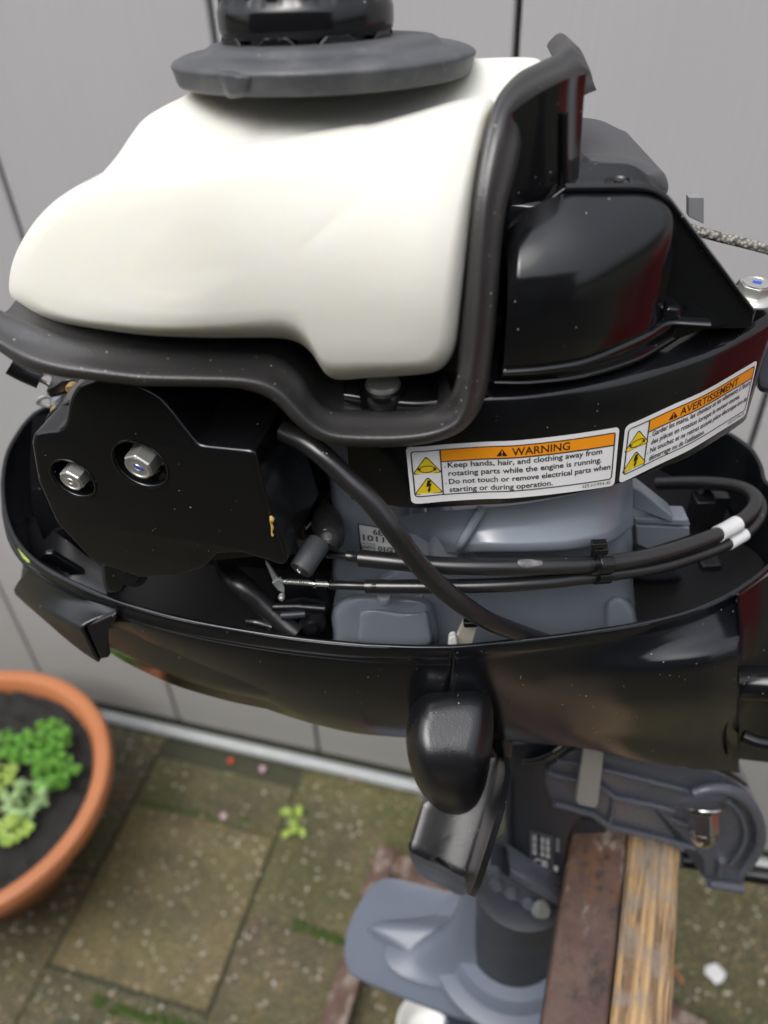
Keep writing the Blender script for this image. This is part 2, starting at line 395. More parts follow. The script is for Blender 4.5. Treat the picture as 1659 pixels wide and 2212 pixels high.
def rust_mat():
    m, t, b = nodes('rusty_primer_steel'); tc = N_(t, 'ShaderNodeTexCoord')
    def nz(sc, det, ro, loc=(0, 0, 0), scl=(1, 1, 1)):
        n = N_(t, 'ShaderNodeTexNoise', Scale=float(sc), Detail=float(det), Roughness=ro); mp = N_(t, 'ShaderNodeMapping'); mp.inputs['Location'].default_value = loc; mp.inputs['Scale'].default_value = scl
        t.links.new(tc.outputs['Object'], mp.inputs[0]); t.links.new(mp.outputs[0], n.inputs['Vector']); return n.outputs[0]
    a = nz(30, 9, .72); f = nz(120, 6, .75, (1, 1, 1)); g = nz(40, 8, .75, (3, 1, 7), (1, .5, 1))
    c = mix(t, ramp(t, a, [(.40, 0.), (.60, 1.)]).outputs[0], (.070, .038, .032), (.10, .064, .052))
    c = mix(t, ramp(t, g, [(.36, .9), (.46, 0.)]).outputs[0], c, (.022, .018, .018))
    # orange rust and bare patches, thickest at the clamped end
    sx = N_(t, 'ShaderNodeSeparateXYZ'); t.links.new(tc.outputs['Object'], sx.inputs[0])
    e = ramp(t, sx.outputs[1], [(.0, 0.), (1., 1.)]); mr = N_(t, 'ShaderNodeMapRange'); t.links.new(sx.outputs[1], mr.inputs[0]); mr.inputs[1].default_value = -.17; mr.inputs[2].default_value = -.02; mr.inputs[3].default_value = -.09; mr.inputs[4].default_value = .08
    ad = N_(t, 'ShaderNodeMath', operation='ADD'); t.links.new(f, ad.inputs[0]); t.links.new(mr.outputs[0], ad.inputs[1])
    c = mix(t, ramp(t, ad.outputs[0], [(.53, 0.), (.66, .7)]).outputs[0], c, (.135, .062, .026))
    ad2 = N_(t, 'ShaderNodeMath', operation='ADD'); t.links.new(g, ad2.inputs[0]); t.links.new(mr.outputs[0], ad2.inputs[1])
    c = mix(t, ramp(t, ad2.outputs[0], [(.60, 0.), (.66, .75)]).outputs[0], c, (.26, .22, .19))
    t.links.new(c, b.inputs['Base Color']); t.links.new(ramp(t, f, [(.35, .35), (.6, .75)]).outputs[0], b.inputs['Roughness'])
    bump(t, b, f, .4, .001); bump(t, b, a, .4, .002); return m
MT['rust'] = rust_mat()
def wood_mat():
    m, t, b = nodes('weathered_pine'); tc = N_(t, 'ShaderNodeTexCoord')
    mp = N_(t, 'ShaderNodeMapping'); mp.inputs['Scale'].default_value = (1, .05, 1); t.links.new(tc.outputs['Object'], mp.inputs[0])
    n = N_(t, 'ShaderNodeTexNoise', Scale=160., Detail=5., Roughness=.6); t.links.new(mp.outputs[0], n.inputs['Vector'])
    w = N_(t, 'ShaderNodeTexWave', Scale=55., Distortion=5., Detail=3.); w.bands_direction = 'X'; t.links.new(mp.outputs[0], w.inputs['Vector'])
    n2 = N_(t, 'ShaderNodeTexNoise', Scale=35., Detail=7., Roughness=.7); t.links.new(tc.outputs['Object'], n2.inputs['Vector'])
    n5 = N_(t, 'ShaderNodeTexNoise', Scale=420., Detail=3., Roughness=.6); t.links.new(mp.outputs[0], n5.inputs['Vector'])
    c = mix(t, ramp(t, w.outputs['Fac'], [(.25, 0.), (.75, 1.)]).outputs[0], (.42, .28, .135), (.31, .19, .09))
    c = mix(t, ramp(t, n.outputs[0], [(.42, .9), (.52, 0.)]).outputs[0], c, (.13, .075, .04))
    c = mix(t, ramp(t, n5.outputs[0], [(.36, .9), (.44, 0.)]).outputs[0], c, (.07, .045, .03))
    c = mix(t, ramp(t, n2.outputs[0], [(.46, 0.), (.60, .8)]).outputs[0], c, (.21, .185, .16))
    t.links.new(c, b.inputs['Base Color']); b.inputs['Roughness'].default_value = .65; bump(t, b, n.outputs[0], .8, .0015); bump(t, b, n5.outputs[0], .6, .001); return m
MT['wood'] = wood_mat()
def rope_mat():
    m, t, b = nodes('braided_grey_rope'); tc = N_(t, 'ShaderNodeTexCoord')
    v = N_(t, 'ShaderNodeTexVoronoi', Scale=650.); t.links.new(tc.outputs['Object'], v.inputs['Vector'])
    t.links.new(mix(t, ramp(t, v.outputs['Distance'], [(.2, 0.), (.7, 1.)]).outputs[0], (.32, .30, .27), (.07, .065, .06)), b.inputs['Base Color']); b.inputs['Roughness'].default_value = .85
    bump(t, b, v.outputs['Distance'], .8, .001); return m
MT['rope'] = rope_mat()

# ================================================================== THE GROUND AND THE WALL
gd = box('ground', (0, 0, -.0345), (60, 60, .06), MT['earth'], bevel=0); tag(gd, kind='structure')
# paving slabs: columns 0.316 wide, rows 0.34 deep, sunk joints
pav = thing('paving', None, None, (0, 0, 0), kind='structure')
wd = np.array([math.cos(math.radians(2.82)), math.sin(math.radians(2.82)), 0]); wn = np.array([-wd[1], wd[0], 0])
def slab(x0, x1, y0, y1, mat, tilt=0.):
    g = .0022; j = lambda: random.uniform(-.003, .003)
    pts = [(x0+g+j(), y0+g+j()), (x1-g+j(), y0+g+j()), (x1-g+j(), y1-g+j()), (x0+g+j(), y1-g+j())]
    z = random.uniform(-.0015, .001)
    P = [wd*a+wn*b+np.array([0, 0, z+random.uniform(-.0015, .0015)]) for a, b in pts]
    plate('slab', P, (0, 0, -.035), mat, pav, bevel=.002, segs=2)
mats = ['slab_ochre', 'slab_green', 'slab_brown', 'slab_dark']
def XY(p): p = np.asarray(p); return p@wd, p@wn
c0 = XY(on_z(300, 1741, 0)); c1 = XY(on_z(612, 1801, 0)); cA = XY(on_z(75, 2096, 0)); cm = XY(on_z(545, 1980, 0))
X0 = (c0[0]+cA[0])/2; X1 = X0+.32; Y1 = (c0[1]+c1[1])/2; DY = .335; DX = .32
YW = XY(on_z(688, 1640, 0))[1]
for ci in range(-7, 9):
    xa = X0+ci*DX; off = 0. if ci % 2 == 0 else -.165
    rows = [(Y1+off+(0 if ci % 2 == 0 else .165)*0-k*DY, Y1+off-(k+1)*DY) for k in range(-1 if ci % 2 else 0, 8)]
    for k, (ya, yb) in enumerate(rows):
        if ya > YW: ya = YW-.09
        if ya-yb < .05: continue
        if ci == 0 and k == 0: mt = 'slab_ochre'
        elif ci == 1: mt = ['slab_green', 'slab_brown', 'slab_dark'][min(k, 2)]
        elif ci == -1: mt = 'slab_dark' if k < 1 else 'slab_brown'
        else: mt = random.choice(mats[1:])
        slab(xa, xa+DX, yb, ya, MT[mt])
    if ci % 2 == 0: slab(xa, xa+DX, Y1, YW-.075, MT['slab_green' if ci == 0 else 'slab_dark'])
# the wall of grey panels, joints measured at 0.324 m
wall = thing('wall', 'grey metal panel wall with dark vertical joints behind the motor', 'wall', (-.965, .531, 0))
W0 = np.array([-.965, .531, 0.])
wb = box('backing', W0+wd*.9+wn*.05+MZ*1.1, (5.2, .04, 2.16), MT['wallgap'], wall, ax=(wd, wn, MZ), bevel=0)
for i in range(-5, 12):
    a0 = .1665+i*.324
    if a0 < -1.6 or a0 > 3.3: continue
    box('panel', W0+wd*(a0+.162+.002)+wn*.0175+MZ*1.115, (.324-.006, .02, 2.14), MT['wall'], wall, ax=(wd, wn, MZ), bevel=.0035)
tube('base_rail', [W0+wd*-1.7+wn*-.004+MZ*.014, W0+wd*3.4+wn*-.004+MZ*.014], .014, MT['rail'], wall, seg=12, smooth_c=False)
# unseen brick wall added behind the camera to block low sky and darken reflections
hw = thing('sky_blocking_wall', 'unseen dark brick wall with a made-up grey door, added behind the camera to block low sky light', 'house wall', (0, -2.4, 0))
def brick_mat():
    m, t, b = nodes('dark_brick'); tc = N_(t, 'ShaderNodeTexCoord'); mp = N_(t, 'ShaderNodeMapping'); mp.inputs['Rotation'].default_value = (math.radians(90), 0, 0); t.links.new(tc.outputs['Object'], mp.inputs[0])
    k = N_(t, 'ShaderNodeTexBrick', Scale=1.); t.links.new(mp.outputs[0], k.inputs['Vector']); k.inputs['Color1'].default_value = (.075, .05, .042, 1); k.inputs['Color2'].default_value = (.055, .042, .038, 1); k.inputs['Mortar'].default_value = (.12, .115, .11, 1)
    k.inputs['Brick Width'].default_value = .22; k.inputs['Row Height'].default_value = .065; k.inputs['Mortar Size'].default_value = .008
    t.links.new(k.outputs['Color'], b.inputs['Base Color']); b.inputs['Roughness'].default_value = .85; return m
box('brick_wall', (0, -2.5, 1.45), (7.0, .2, 2.9), brick_mat(), hw, bevel=0)
box('door', (1.6, -2.385, 1.03), (.9, .03, 2.06), plastic('grey_door', (.10, .11, .12), .4), hw, bevel=.005)
box('roof_edge', (0, -2.42, 2.95), (7.2, .5, .1), plastic('grey_gutter', (.16, .16, .165), .5), hw, bevel=.01)
# things on the ground
random.seed(11)
def mossline(name, p, q, w, mat, label, n=60):
    V = []; F = []
    p = on_z(*p, .0); q = on_z(*q, .0)
    for i in range(n):
        t = random.random(); c = p+(q-p)*t+np.array([random.gauss(0, w), random.gauss(0, w), random.uniform(-.002, .003)]); r = random.uniform(.003, .008)
        b = len(V)
        for k in range(6): V.append(c+np.array([r*math.cos(k*1.05), r*math.sin(k*1.05), -.004]))
        V.append(c+np.array([0, 0, r*.5])); F += [(b+k, b+(k+1) % 6, b+6) for k in range(6)]
    o = mk(name, V, F, mat); tag(o, label, 'moss', kind='stuff'); return o
mossline('moss', (200, 2165), (420, 2220), .004, MT['moss'], 'green moss in the slab joint at the bottom left', 120)
mossline('moss', (640, 1995), (745, 2035), .004, MT['moss'], 'bright moss tuft in the joint beside the grey motor fin', 90)
mossline('moss', (300, 1735), (620, 1795), .005, MT['moss'], 'thin moss along the joint near the wall', 90)
def leaf_cluster(name, c, n, R, size, mat, label, group=None, lobes=5, hgt=.05, stems=True):
    V = []; F = []; S = []; SF = []
    c = np.asarray(c, float)
    for i in range(n):
        a = random.uniform(0, 2*math.pi); rr = R*math.sqrt(random.random()); p = c+np.array([rr*math.cos(a), rr*math.sin(a), hgt*(.45+.55*random.random())])
        el = random.uniform(-.4, .7); d = np.array([math.cos(a)*math.cos(el), math.sin(a)*math.cos(el), math.sin(el)])
        s = _n(np.cross(d, (0, 0, 1))); up = np.cross(s, d)
        for l in range(lobes):
            an = (l-(lobes-1)/2)*.62+random.uniform(-.2, .2); dd = d*math.cos(an)+s*math.sin(an); ss = np.cross(dd, up)
            L = size*random.uniform(.7, 1.2); w = L*.38; b = len(V)
            pts = [(0, 0, 0), (.3, .8, .1), (.45, .55, .05), (.62, .95, .1), (.74, .55, 0), (1., .1, -.08), (.74, -.55, 0), (.62, -.95, .1), (.45, -.55, .05), (.3, -.8, .1), (.5, 0, -.06)]
            for x, y, z in pts: V.append(p+dd*x*L+ss*y*w+up*(z*L+random.uniform(-.03, .03)*L))
            F += [(b+k, b+k+1, b+10) for k in range(9)]+[(b+9, b, b+10)]
        if stems:
            b = len(V); q = c+np.array([random.uniform(-1, 1)*.006, random.uniform(-1, 1)*.006, 0]); w = .0009
            V += [q-s*w, q+s*w, p+s*w*.7, p-s*w*.7]; F.append((b, b+1, b+2, b+3))
    o = mk(name, V, F, mat, smooth=False); tag(o, label, 'plant', group); return o
pc = np.array([-1.0, .19, 0.]); pr = .262
pot = thing('flower_pot', 'large round terracotta coloured planter filled with dark soil by the wall', 'flower pot', pc)
lathe('pot_wall', pc, (0, 0, 1), [(pr*.50, 0), (pr*.53, .006), (pr*.72, .12), (pr*.92, .225), (pr*.89, .228), (pr*.51, .02)], MT['terra'], pot, seg=72)
lathe('pot_rim', pc, (0, 0, 1), [(pr*.925, .214), (pr*.975, .216), (pr*1.0, .228), (pr*1.005, .244), (pr*.985, .254), (pr*.95, .257), (pr*.90, .254), (pr*.865, .240), (pr*.86, .215), (pr*.885, .205)], MT['terra'], pot, seg=96)
# soil surface
def disc(name, c, r, mat, amp, parent=None, nr=14, ns=48):
    V = [np.array([c[0], c[1], c[2]])]; F = []
    for i in range(1, nr+1):
        for j in range(ns):
            a = 2*math.pi*j/ns; x = c[0]+r*i/nr*math.cos(a); y = c[1]+r*i/nr*math.sin(a); V.append(np.array([x, y, c[2]+amp*noise.noise(Vector((x*40, y*40, 0)))+amp*.6*noise.noise(Vector((x*130, y*130, 4)))]))
    for j in range(ns): F.append((0, 1+j, 1+(j+1) % ns))
    for i in range(nr-1):
        for j in range(ns): a = 1+i*ns+j; b = 1+i*ns+(j+1) % ns; F.append((a, a+ns, b+ns, b))
    return mk(name, V, F, mat, parent)
so = disc('potting_soil', (pc[0], pc[1], .226), pr*.875, MT['soil'], .012, nr=30, ns=90); tag(so, 'dark potting soil filling the terracotta planter', 'soil', kind='stuff')
def soil_at(u, v): return on_z(u, v, .226)
leaf_cluster('parsley_plant', soil_at(110, 1625), 70, .043, .0095, MT['leaf'], 'bright green curly leaved seedling nearest the back rim of the planter', hgt=.05)
leaf_cluster('parsley_plant', soil_at(130, 1685), 70, .040, .0095, MT['leaf'], 'bright green curly leaved seedling in the middle of the planter', hgt=.05)
leaf_cluster('parsley_plant', soil_at(40, 1630), 48, .034, .0095, MT['leaf'], 'green curly leaved seedling at the left edge of the photo', hgt=.045)
leaf_cluster('herb_plant', soil_at(65, 1735), 36, .038, .012, MT['leafpale'], 'pale silvery green herb in the planter', hgt=.04)
leaf_cluster('herb_plant', soil_at(10, 1700), 18, .03, .014, MT['leafyellow'], 'yellowish green herb at the left edge of the planter', hgt=.04)
leaf_cluster('herb_plant', soil_at(35, 1810), 16, .026, .016, MT['leafyellow'], 'light green herb lowest in the planter', hgt=.03)
leaf_cluster('weed', on_z(645, 1782, 0), 8, .026, .026, MT['leafyellow'], 'small weed growing in the paving joint near the wall', lobes=1, hgt=.02)
def pebble(name, u, v, r, mat, label, catg, h=.7, group=None):
    c = on_z(u, v, .004); bm = bmesh.new(); bmesh.ops.create_icosphere(bm, subdivisions=2, radius=r)
    for q in bm.verts:
        q.co *= 1+.35*noise.noise(q.co*(1.5/r)+Vector((u, v, 0))); q.co.z *= h; q.co += Vector(c)
    o = mesh_from_bm(name, bm, mat); tag(o, label, catg, group); return o
pebble('fallen_petal', 499, 1644, .0075, MT['petalred'], 'red petal lying at the foot of the wall', 'petal')
pebble('fallen_petal', 568, 1661, .0075, MT['petalpink'], 'lilac petal lying at the foot of the wall', 'petal')
pebble('fallen_petal', 483, 1763, .007, MT['petalpink'], 'pink petal lying on the slab joint', 'petal')
pebble('white_shard', 1546, 2102, .016, MT['tape'], 'white crumb on the paving right of the wooden beam', 'litter', .15)
tube('twig', [on_z(*ZF((1212, 1230))[0], .01), on_z(*ZF((1240, 1310))[0], .012), on_z(*ZF((1292, 1398))[0], .006)], .0022, MT['terra'], seg=6); tag(bpy.data.objects['twig'], 'thin orange brown twig lying right of the wooden beam', 'twig')
cupc = on_z(925, 2222, .04)
cu = thing('plastic_tub', 'small white plastic tub standing on the paving under the motor', 'tub', (cupc[0], cupc[1], 0))
lathe('tub_wall', (cupc[0], cupc[1], 0), (0, 0, 1), [(.042, .001), (.05, .055), (.052, .058), (.049, .058), (.046, .05), (.038, .006)], MT['plasticwhite'], cu, seg=36)
random.seed(5)
for i in range(10):                                            # scattered pale grit on the slabs
    u = random.uniform(1480, 1655) if i % 2 else random.uniform(150, 860); v = random.uniform(1900, 2200)
    pebble('grit', u, v, random.uniform(.0025, .0045), MT['beige'], 'tiny pale stone lying loose on the paving slabs', 'stone', .6, 'loose stones on the paving')

# ================================================================== MOTOR STAND
bz = .955
BT = [on_z(1236, 1780, bz), on_z(1470, 1820, bz), on_z(1430, 2212, bz), on_z(1188, 2212, bz)]
bdir = _n((BT[3]-BT[0])+(BT[2]-BT[1])); bside = _n(np.cross(bdir, MZ)); 
if bside[0] < 0: bside = -bside
b0 = BT[0]; wtot = (BT[1]-BT[0])@bside
stand = thing('motor_stand', 'home made stand of rusty steel tube and a weathered wooden beam carrying the motor', 'stand', (b0[0], b0[1], 0))
ws = wtot*.52; ww = wtot*.47; Lb = .66
cst = b0+bside*(ws/2)-bdir*.12+bdir*Lb/2
box('steel_beam', cst-MZ*.024, (ws, Lb, .048), MT['rust'], stand, ax=(bside, bdir, MZ), bevel=.004)
# wooden beam with a slightly ragged top
def beam_wood():
    n = 90; V = []; F = []; sec = [(-.5, -.5), (-.5, .44), (-.42, .5), (-.2, .505), (.05, .49), (.25, .5), (.42, .485), (.5, .42), (.5, -.5)]
    c0_ = b0+bside*(ws+ww/2+.0015)-bdir*.12
    for i in range(n):
        for j, (a, h) in enumerate(sec):
            p = c0_+bdir*Lb*i/(n-1)+bside*a*ww+MZ*(h*.05-.026)
            q = noise.noise(Vector((j*1.7, i*.25, 3)))*.0016; V.append(p+bside*q*(1 if j in (7, 8) else .4)+MZ*(q*.6 if 1 < j < 8 else 0))
    m_ = len(sec)
    for i in range(n-1):
        for j in range(m_): a = i*m_+j; b = i*m_+(j+1) % m_; F.append((a, b, b+m_, a+m_))
    F += [list(range(m_)), [(n-1)*m_+j for j in range(m_)][::-1]]
    return mk('wooden_beam', V, F, MT['wood'], stand, sharp=30)
wbm = beam_wood()
for i in range(7):
    t = .16+i*.07; p = b0+bside*(ws+ww)+bdir*t-MZ*.004
    tube('splinter', [p, p+bside*.004+MZ*.003, p+bside*.007-bdir*.004+MZ*random.uniform(0, .006)], .0003, MT['wood'], wbm, seg=5)
post = b0+bside*ws/2+bdir*(-.05)
box('post', (post[0], post[1], (bz-.052)/2), (ws*.9, ws*.9, bz-.052), MT['rust'], stand, bevel=.003)
post2 = b0+bside*ws/2+bdir*(Lb-.16)
box('post', (post2[0], post2[1], (bz-.052)/2), (ws*.9, ws*.9, bz-.052), MT['rust'], stand, bevel=.003)
ga = on_z(832, 1858, .035); gb = on_z(724, 2212, .035); gdv = _n(gb-ga); gb = ga+gdv*.62
def bar(name, p, q, w, h, mat, parent, **k):
    d = _n(q-p); s = _n(np.cross(d, MZ)); u = np.cross(s, d); return box(name, (p+q)/2, (np.linalg.norm(q-p), w, h), mat, parent, ax=(d, s, u), bevel=.003, **k)
bar('base_bar', ga-gdv*.02, gb, .042, .035, MT['rust'], stand)
gc = on_z(1000, 1952, .034); gcd = _n(gc-ga); bar('base_bar', ga+gcd*.02, ga+gcd*.75, .042, .034, MT['rust'], stand)

# ================================================================== THE OUTBOARD MOTOR
mot = thing('outboard_motor', 'small four stroke outboard motor with its top cowl off and white fuel tank showing', 'outboard motor', (0.03, .03, .72))
# ---------- flywheel cover: curved skirt with two labels
PB = CZ([(890, 1101), (960, 1098)]+ZG((0, 1995), (200, 1985), (500, 1940), (800, 1870), (1000, 1800), (1200, 1720), (1400, 1600), (1530, 1510)), 1.385)
PB = np.vstack([[PB[0]-MX*.026+MY*.008], PB]); PB[:, 2] = 1.385
PBd = cat(PB, 8)
def curtain(u, v, off=0.0):
    r = ray(u, v); best = None
    for i in range(len(PBd)-1):
        a_, b_ = PBd[i], PBd[i+1]; t_ = (b_-a_)*np.array([1, 1, 0]); L = np.linalg.norm(t_); t_ = t_/L; nn = np.array([t_[1], -t_[0], 0])
        k = ((a_+nn*off-CAM)@nn)/(r@nn); p = CAM+k*r; w = (p-a_)@t_/L
        if (i == 0 or w >= 0) and (i == len(PBd)-2 or w <= 1): best = p; 
        if best is not None: return best
    return p
Lr = np.r_[0, np.cumsum(np.linalg.norm(np.diff(PBd, axis=0), axis=1))]
def plan_at(a, z, off=0):
    """point on the skirt at arc length a, height z, off in front"""
    a = np.clip(a, 0, Lr[-1]-1e-6); i = min(int(np.searchsorted(Lr, a, 'right'))-1, len(PBd)-2)
    f = (a-Lr[i])/(Lr[i+1]-Lr[i]); p = PBd[i]*(1-f)+PBd[i+1]*f
    def tn(k): k = max(0, min(len(PBd)-2, k)); t = PBd[k+1]-PBd[k]; return t/np.linalg.norm(t)
    t = _n(tn(i-1)*(1-f)+tn(i)+tn(i+1)*f); n = np.array([t[1], -t[0], 0])
    q = p+n*off; q[2] = z; return q
def arc_of(p):
    d = np.linalg.norm((PBd-p)*np.array([1, 1, 0]), axis=1); i = int(np.argmin(d)); best = (1e9, 0)
    for k in (i-1, i):
        if 0 <= k < len(PBd)-1:
            t = PBd[k+1]-PBd[k]; L = np.linalg.norm(t); w = np.clip(((p-PBd[k])*np.array([1, 1, 0]))@t/L/L, 0, 1); dd = np.linalg.norm((PBd[k]+t*w-p)*np.array([1, 1, 0]))
            if dd < best[0]: best = (dd, Lr[k]+w*L)
    return best[1]
def off_curve(off, z, n=80):
    return np.array([plan_at(a, z, off) for a in np.linspace(0, Lr[-1], n)])
zt = 1.4405
endv = MY*.10+MX*.012                     # the cover wraps round behind
def closedrow(off, z):
    c = off_curve(off, z); e = c[-1]; s = c[0]
    tail = [e+MY*.006-MX*.0*1, e+MY*.05-MX*.012, e+MY*.12-MX*.06, e+MY*.14-MX*.11, s+MY*.15, s+MY*.05]
    for t in tail: t[2] = z
    return np.vstack([c, tail])
rows = [(-.006, 1.3855), (-.0015, 1.3850), (-.0004, 1.3855), (0, 1.3865), (0, 1.400), (0, 1.42), (0, zt-.003), (-.0006, zt-.0012), (-.0022, zt), (-.006, zt+.0003), (-.012, zt+.0005), (-.03, zt+.001)]
fc = loft('flywheel_cover', [closedrow(o_, z_) for o_, z_ in rows], MT['gloss'], mot, n=220, closed=True, smooth_c=False, sharp=50)
# ---------- labels
class Label:
    def __init__(s, name, top, bot, parent):
        t = [curtain(*p) for p in top]; b = [curtain(*p) for p in bot]
        s.ta = np.array([arc_of(p) for p in t]); s.tz = np.array([p[2] for p in t]); s.ba = np.array([arc_of(p) for p in b]); s.bz = np.array([p[2] for p in b])
        s.W = s.ta[-1]-s.ta[0]; s.H = (s.tz.mean()-s.bz.mean()); s.A = s.W/s.H
        s.tx = (s.ta-s.ta[0])/s.W; s.bx = (s.ba-s.ba[0])/(s.ba[-1]-s.ba[0]); s.parent = parent
        # smooth heights with a low-order fit so the print does not wobble
        s.pt = np.polyfit(s.tx, s.tz, 2); s.pb = np.polyfit(s.bx, s.bz, 2)
    def map(s, x, y, off):
        a0 = s.ta[0]*(1-y)+s.ba[0]*y; a1 = s.ta[-1]*(1-y)+s.ba[-1]*y
        z = np.polyval(s.pt, x)*(1-y)+np.polyval(s.pb, x)*y
        return plan_at(a0+(a1-a0)*x, z, off)
    def poly(s, name, polys, mat, off, parent, tri=True):
        V = []; F = []
        for P in polys:
            b = len(V); V += [s.map(x, y, off) for x, y in P]; F.append(list(range(b, b+len(P))))
        return mk(name, V, F, mat, parent, smooth=False)
    def band(s, name, x0, x1, y0, y1, mat, off, parent, r=0, nx=40):
        # filled rectangle with rounded corners, sliced in columns
        V = []; F = []
        xs = sorted(set([x0+(x1-x0)*i/nx for i in range(nx+1)]+[x0+r/s.A*(1-math.cos(k*.26)) for k in range(7)]+[x1-r/s.A*(1-math.cos(k*.26)) for k in range(7)]))
        xs = [x for x in xs if x0 <= x <= x1]
        for x in xs:
            d = min(x-x0, x1-x)*s.A; ins = 0 if d >= r else r-math.sqrt(max(0, r*r-(r-d)**2))
            V += [s.map(x, y0+ins, off), s.map(x, y1-ins, off)]
        F = [(2*i, 2*i+1, 2*i+3, 2*i+2) for i in range(len(xs)-1)]
        return mk(name, V, F, mat, parent, smooth=True)
    def text(s, name, txt, x, y, h, mat, off, parent, w=None, bold=0, shear=0, align='L'):
        cu = bpy.data.curves.new('t', 'FONT'); cu.body = txt; cu.size = 1; cu.offset = bold; cu.shear = shear; cu.resolution_u = 3
        ob = bpy.data.objects.new('t', cu); COL.objects.link(ob); dg = bpy.context.evaluated_depsgraph_get(); me = bpy.data.meshes.new_from_object(ob.evaluated_get(dg))
        V = np.array([v.co[:] for v in me.vertices]); F = [list(p.vertices) for p in me.polygons]
        bpy.data.objects.remove(ob); bpy.data.curves.remove(cu); bpy.data.meshes.remove(me)
        x0, x1 = V[:, 0].min(), V[:, 0].max(); cap = .70
        sx = (w/(x1-x0)) if w else h/cap/s.A
        if align == 'C': x = x-sx*(x1-x0)/2
        if align == 'R': x = x-sx*(x1-x0)
        out = [s.map(x+(v[0]-x0)*sx, y-v[1]*h/cap, off) for v in V]
        return mk(name, out, F, mat, parent, smooth=False)
def rtri(cx, cy, w, h, A, r=.12, n=5):
    """rounded triangle, width w in height units"""
    P = [(0, -.5), (.5, .5), (-.5, .5)]; out = []
    for i in range(3):
        a = np.array(P[i-1]); b = np.array(P[i]); c = np.array(P[(i+1) % 3])
        for k in range(n+1):
            t = k/n; p1 = b+(a-b)*r; p2 = b+(c-b)*r; q = (1-t)**2*p1+2*t*(1-t)*b+t*t*p2; out.append((cx+q[0]*w/A, cy+q[1]*h))
    return out
def draw_label(L, name, title, tw, lines, code, lab, codew, tx, bold=.016):
    base = L.band(name, 0, 1, 0, 1, MT['white'], .00012, fc, r=.07); tag(base, lab)
    d = .156; A = L.A; k1, k2, k3 = .00022, .00030, .00038
    L.band('orange_band', d, .982, .075, .275, MT['orange'], k1, base, r=.0)
    fx0, fx1, fy0, fy1 = .018, .982, .07, .875; t = .018; tA = t/A
    L.band('frame_line', fx0+.02, fx1-.02, fy0, fy0+t, MT['ink'], k2, base); L.band('frame_line', fx0+.012, fx1-.012, fy1-t, fy1, MT['ink'], k2, base)
    L.band('frame_line', fx0, fx0+tA, fy0+.05, fy1-.05, MT['ink'], k2, base, nx=2); L.band('frame_line', fx1-tA, fx1, fy0+.05, fy1-.05, MT['ink'], k2, base, nx=2)
    L.band('frame_line', d-tA, d, fy0, fy1, MT['ink'], k2, base, nx=2); L.band('frame_line', d, fx1, .275, .293, MT['ink'], k2, base)
    for (qx, qy, a0) in ((fx0, fy0, 180), (fx1, fy0, 270), (fx1, fy1, 0), (fx0, fy1, 90)):
        r = .055; ccx = qx+(r/A if qx < .5 else -r/A); ccy = qy+(r if qy < .5 else -r); P = []
        rng = [math.radians(a0+i*15) for i in range(7)]
        P = [(ccx+r*math.cos(a)/A, ccy+r*math.sin(a)) for a in rng]+[(ccx+(r-t)*math.cos(a)/A, ccy+(r-t)*math.sin(a)) for a in rng[::-1]]
        L.poly('frame_line', [P], MT['ink'], k2, base)
    L.text('title', title, tx, .243, .125, MT['ink'], k2, base, w=tw, bold=.014)
    # small alert sign left of the title
    L.poly('alert_sign', [rtri(tx-.045, .185, .15, .125, A)], MT['ink'], k2, base)
    L.text('alert_mark', '!', tx-.045, .235, .085, MT['orange'], k3, base, w=.006, bold=.02, align='C')
    for x, y, w, s_, c in lines: L.text('text_line', s_, x, y, .092, MT['ink'], k2, base, w=w, bold=bold)
    L.text('part_number', code, .975, .955, .062, MT['inkgrey'], k2, base, w=codew, align='R')
    for cy in (.315, .675):
        L.poly('triangle_edge', [rtri(.087, cy, .40, .315, A, .14)], MT['ink'], k1, base)
        L.poly('triangle_sign', [rtri(.087, cy+.006, .36, .278, A, .13)], MT['yellow'], k2, base)
    # turning arrows
    def arc(a0, a1, rx=.105, ry=.055, w=.014):
        cx_, cy_ = .087, .385; an = [math.radians(a0+(a1-a0)*i/10) for i in range(11)]
        return [(cx_+(rx+w/2)*math.cos(a)/A, cy_+(ry+w/2)*math.sin(a)) for a in an]+[(cx_+(rx-w/2)*math.cos(a)/A, cy_+(ry-w/2)*math.sin(a)) for a in an[::-1]]
    L.poly('turning_arrows', [arc(-150, 5), arc(30, 185), [(.087+.125/A, .375), (.087+.07/A, .385), (.087+.115/A, .43)], [(.087-.125/A, .395), (.087-.07/A, .385), (.087-.12/A, .34)]], MT['ink'], k3, base)
    bx, by = .087, .685
    pl = [(-.01, -.10), (.045, -.10), (.02, -.035), (.05, -.045), (.015, .05), (.035, .045), (.0, .12), (-.02, .055), (-.003, .055), (.005, 0.), (-.03, .015)]
    L.poly('lightning_bolt', [[(bx+x/A, by+y) for x, y in pl]], MT['ink'], k3, base)
    return base
L1 = Label('w', ZL((42, 225), (600, 190), (1200, 145), (1625, 78)), ZL((85, 645), (600, 620), (1100, 575), (1585, 515)), fc)
draw_label(L1, 'warning_label', 'WARNING', .275, [(.183, .395, .735, 'Keep hands, hair, and clothing away from', 0), (.183, .54, .735, 'rotating parts while the engine is running.', 0), (.183, .685, .785, 'Do not touch or remove electrical parts when', 0), (.183, .828, .49, 'starting or during operation.', 0),
    (.166, .385, .006, '.', 0), (.166, .68, .006, '.', 0)], '6EE-H1994-40', 'white and orange warning label in English', .15, .478)
L2 = Label('a', ZG((838, 1527), (1000, 1465), (1200, 1370), (1400, 1265), (1597, 1152)), ZG((800, 1858), (950, 1800), (1100, 1720), (1300, 1610), (1525, 1475)), fc)
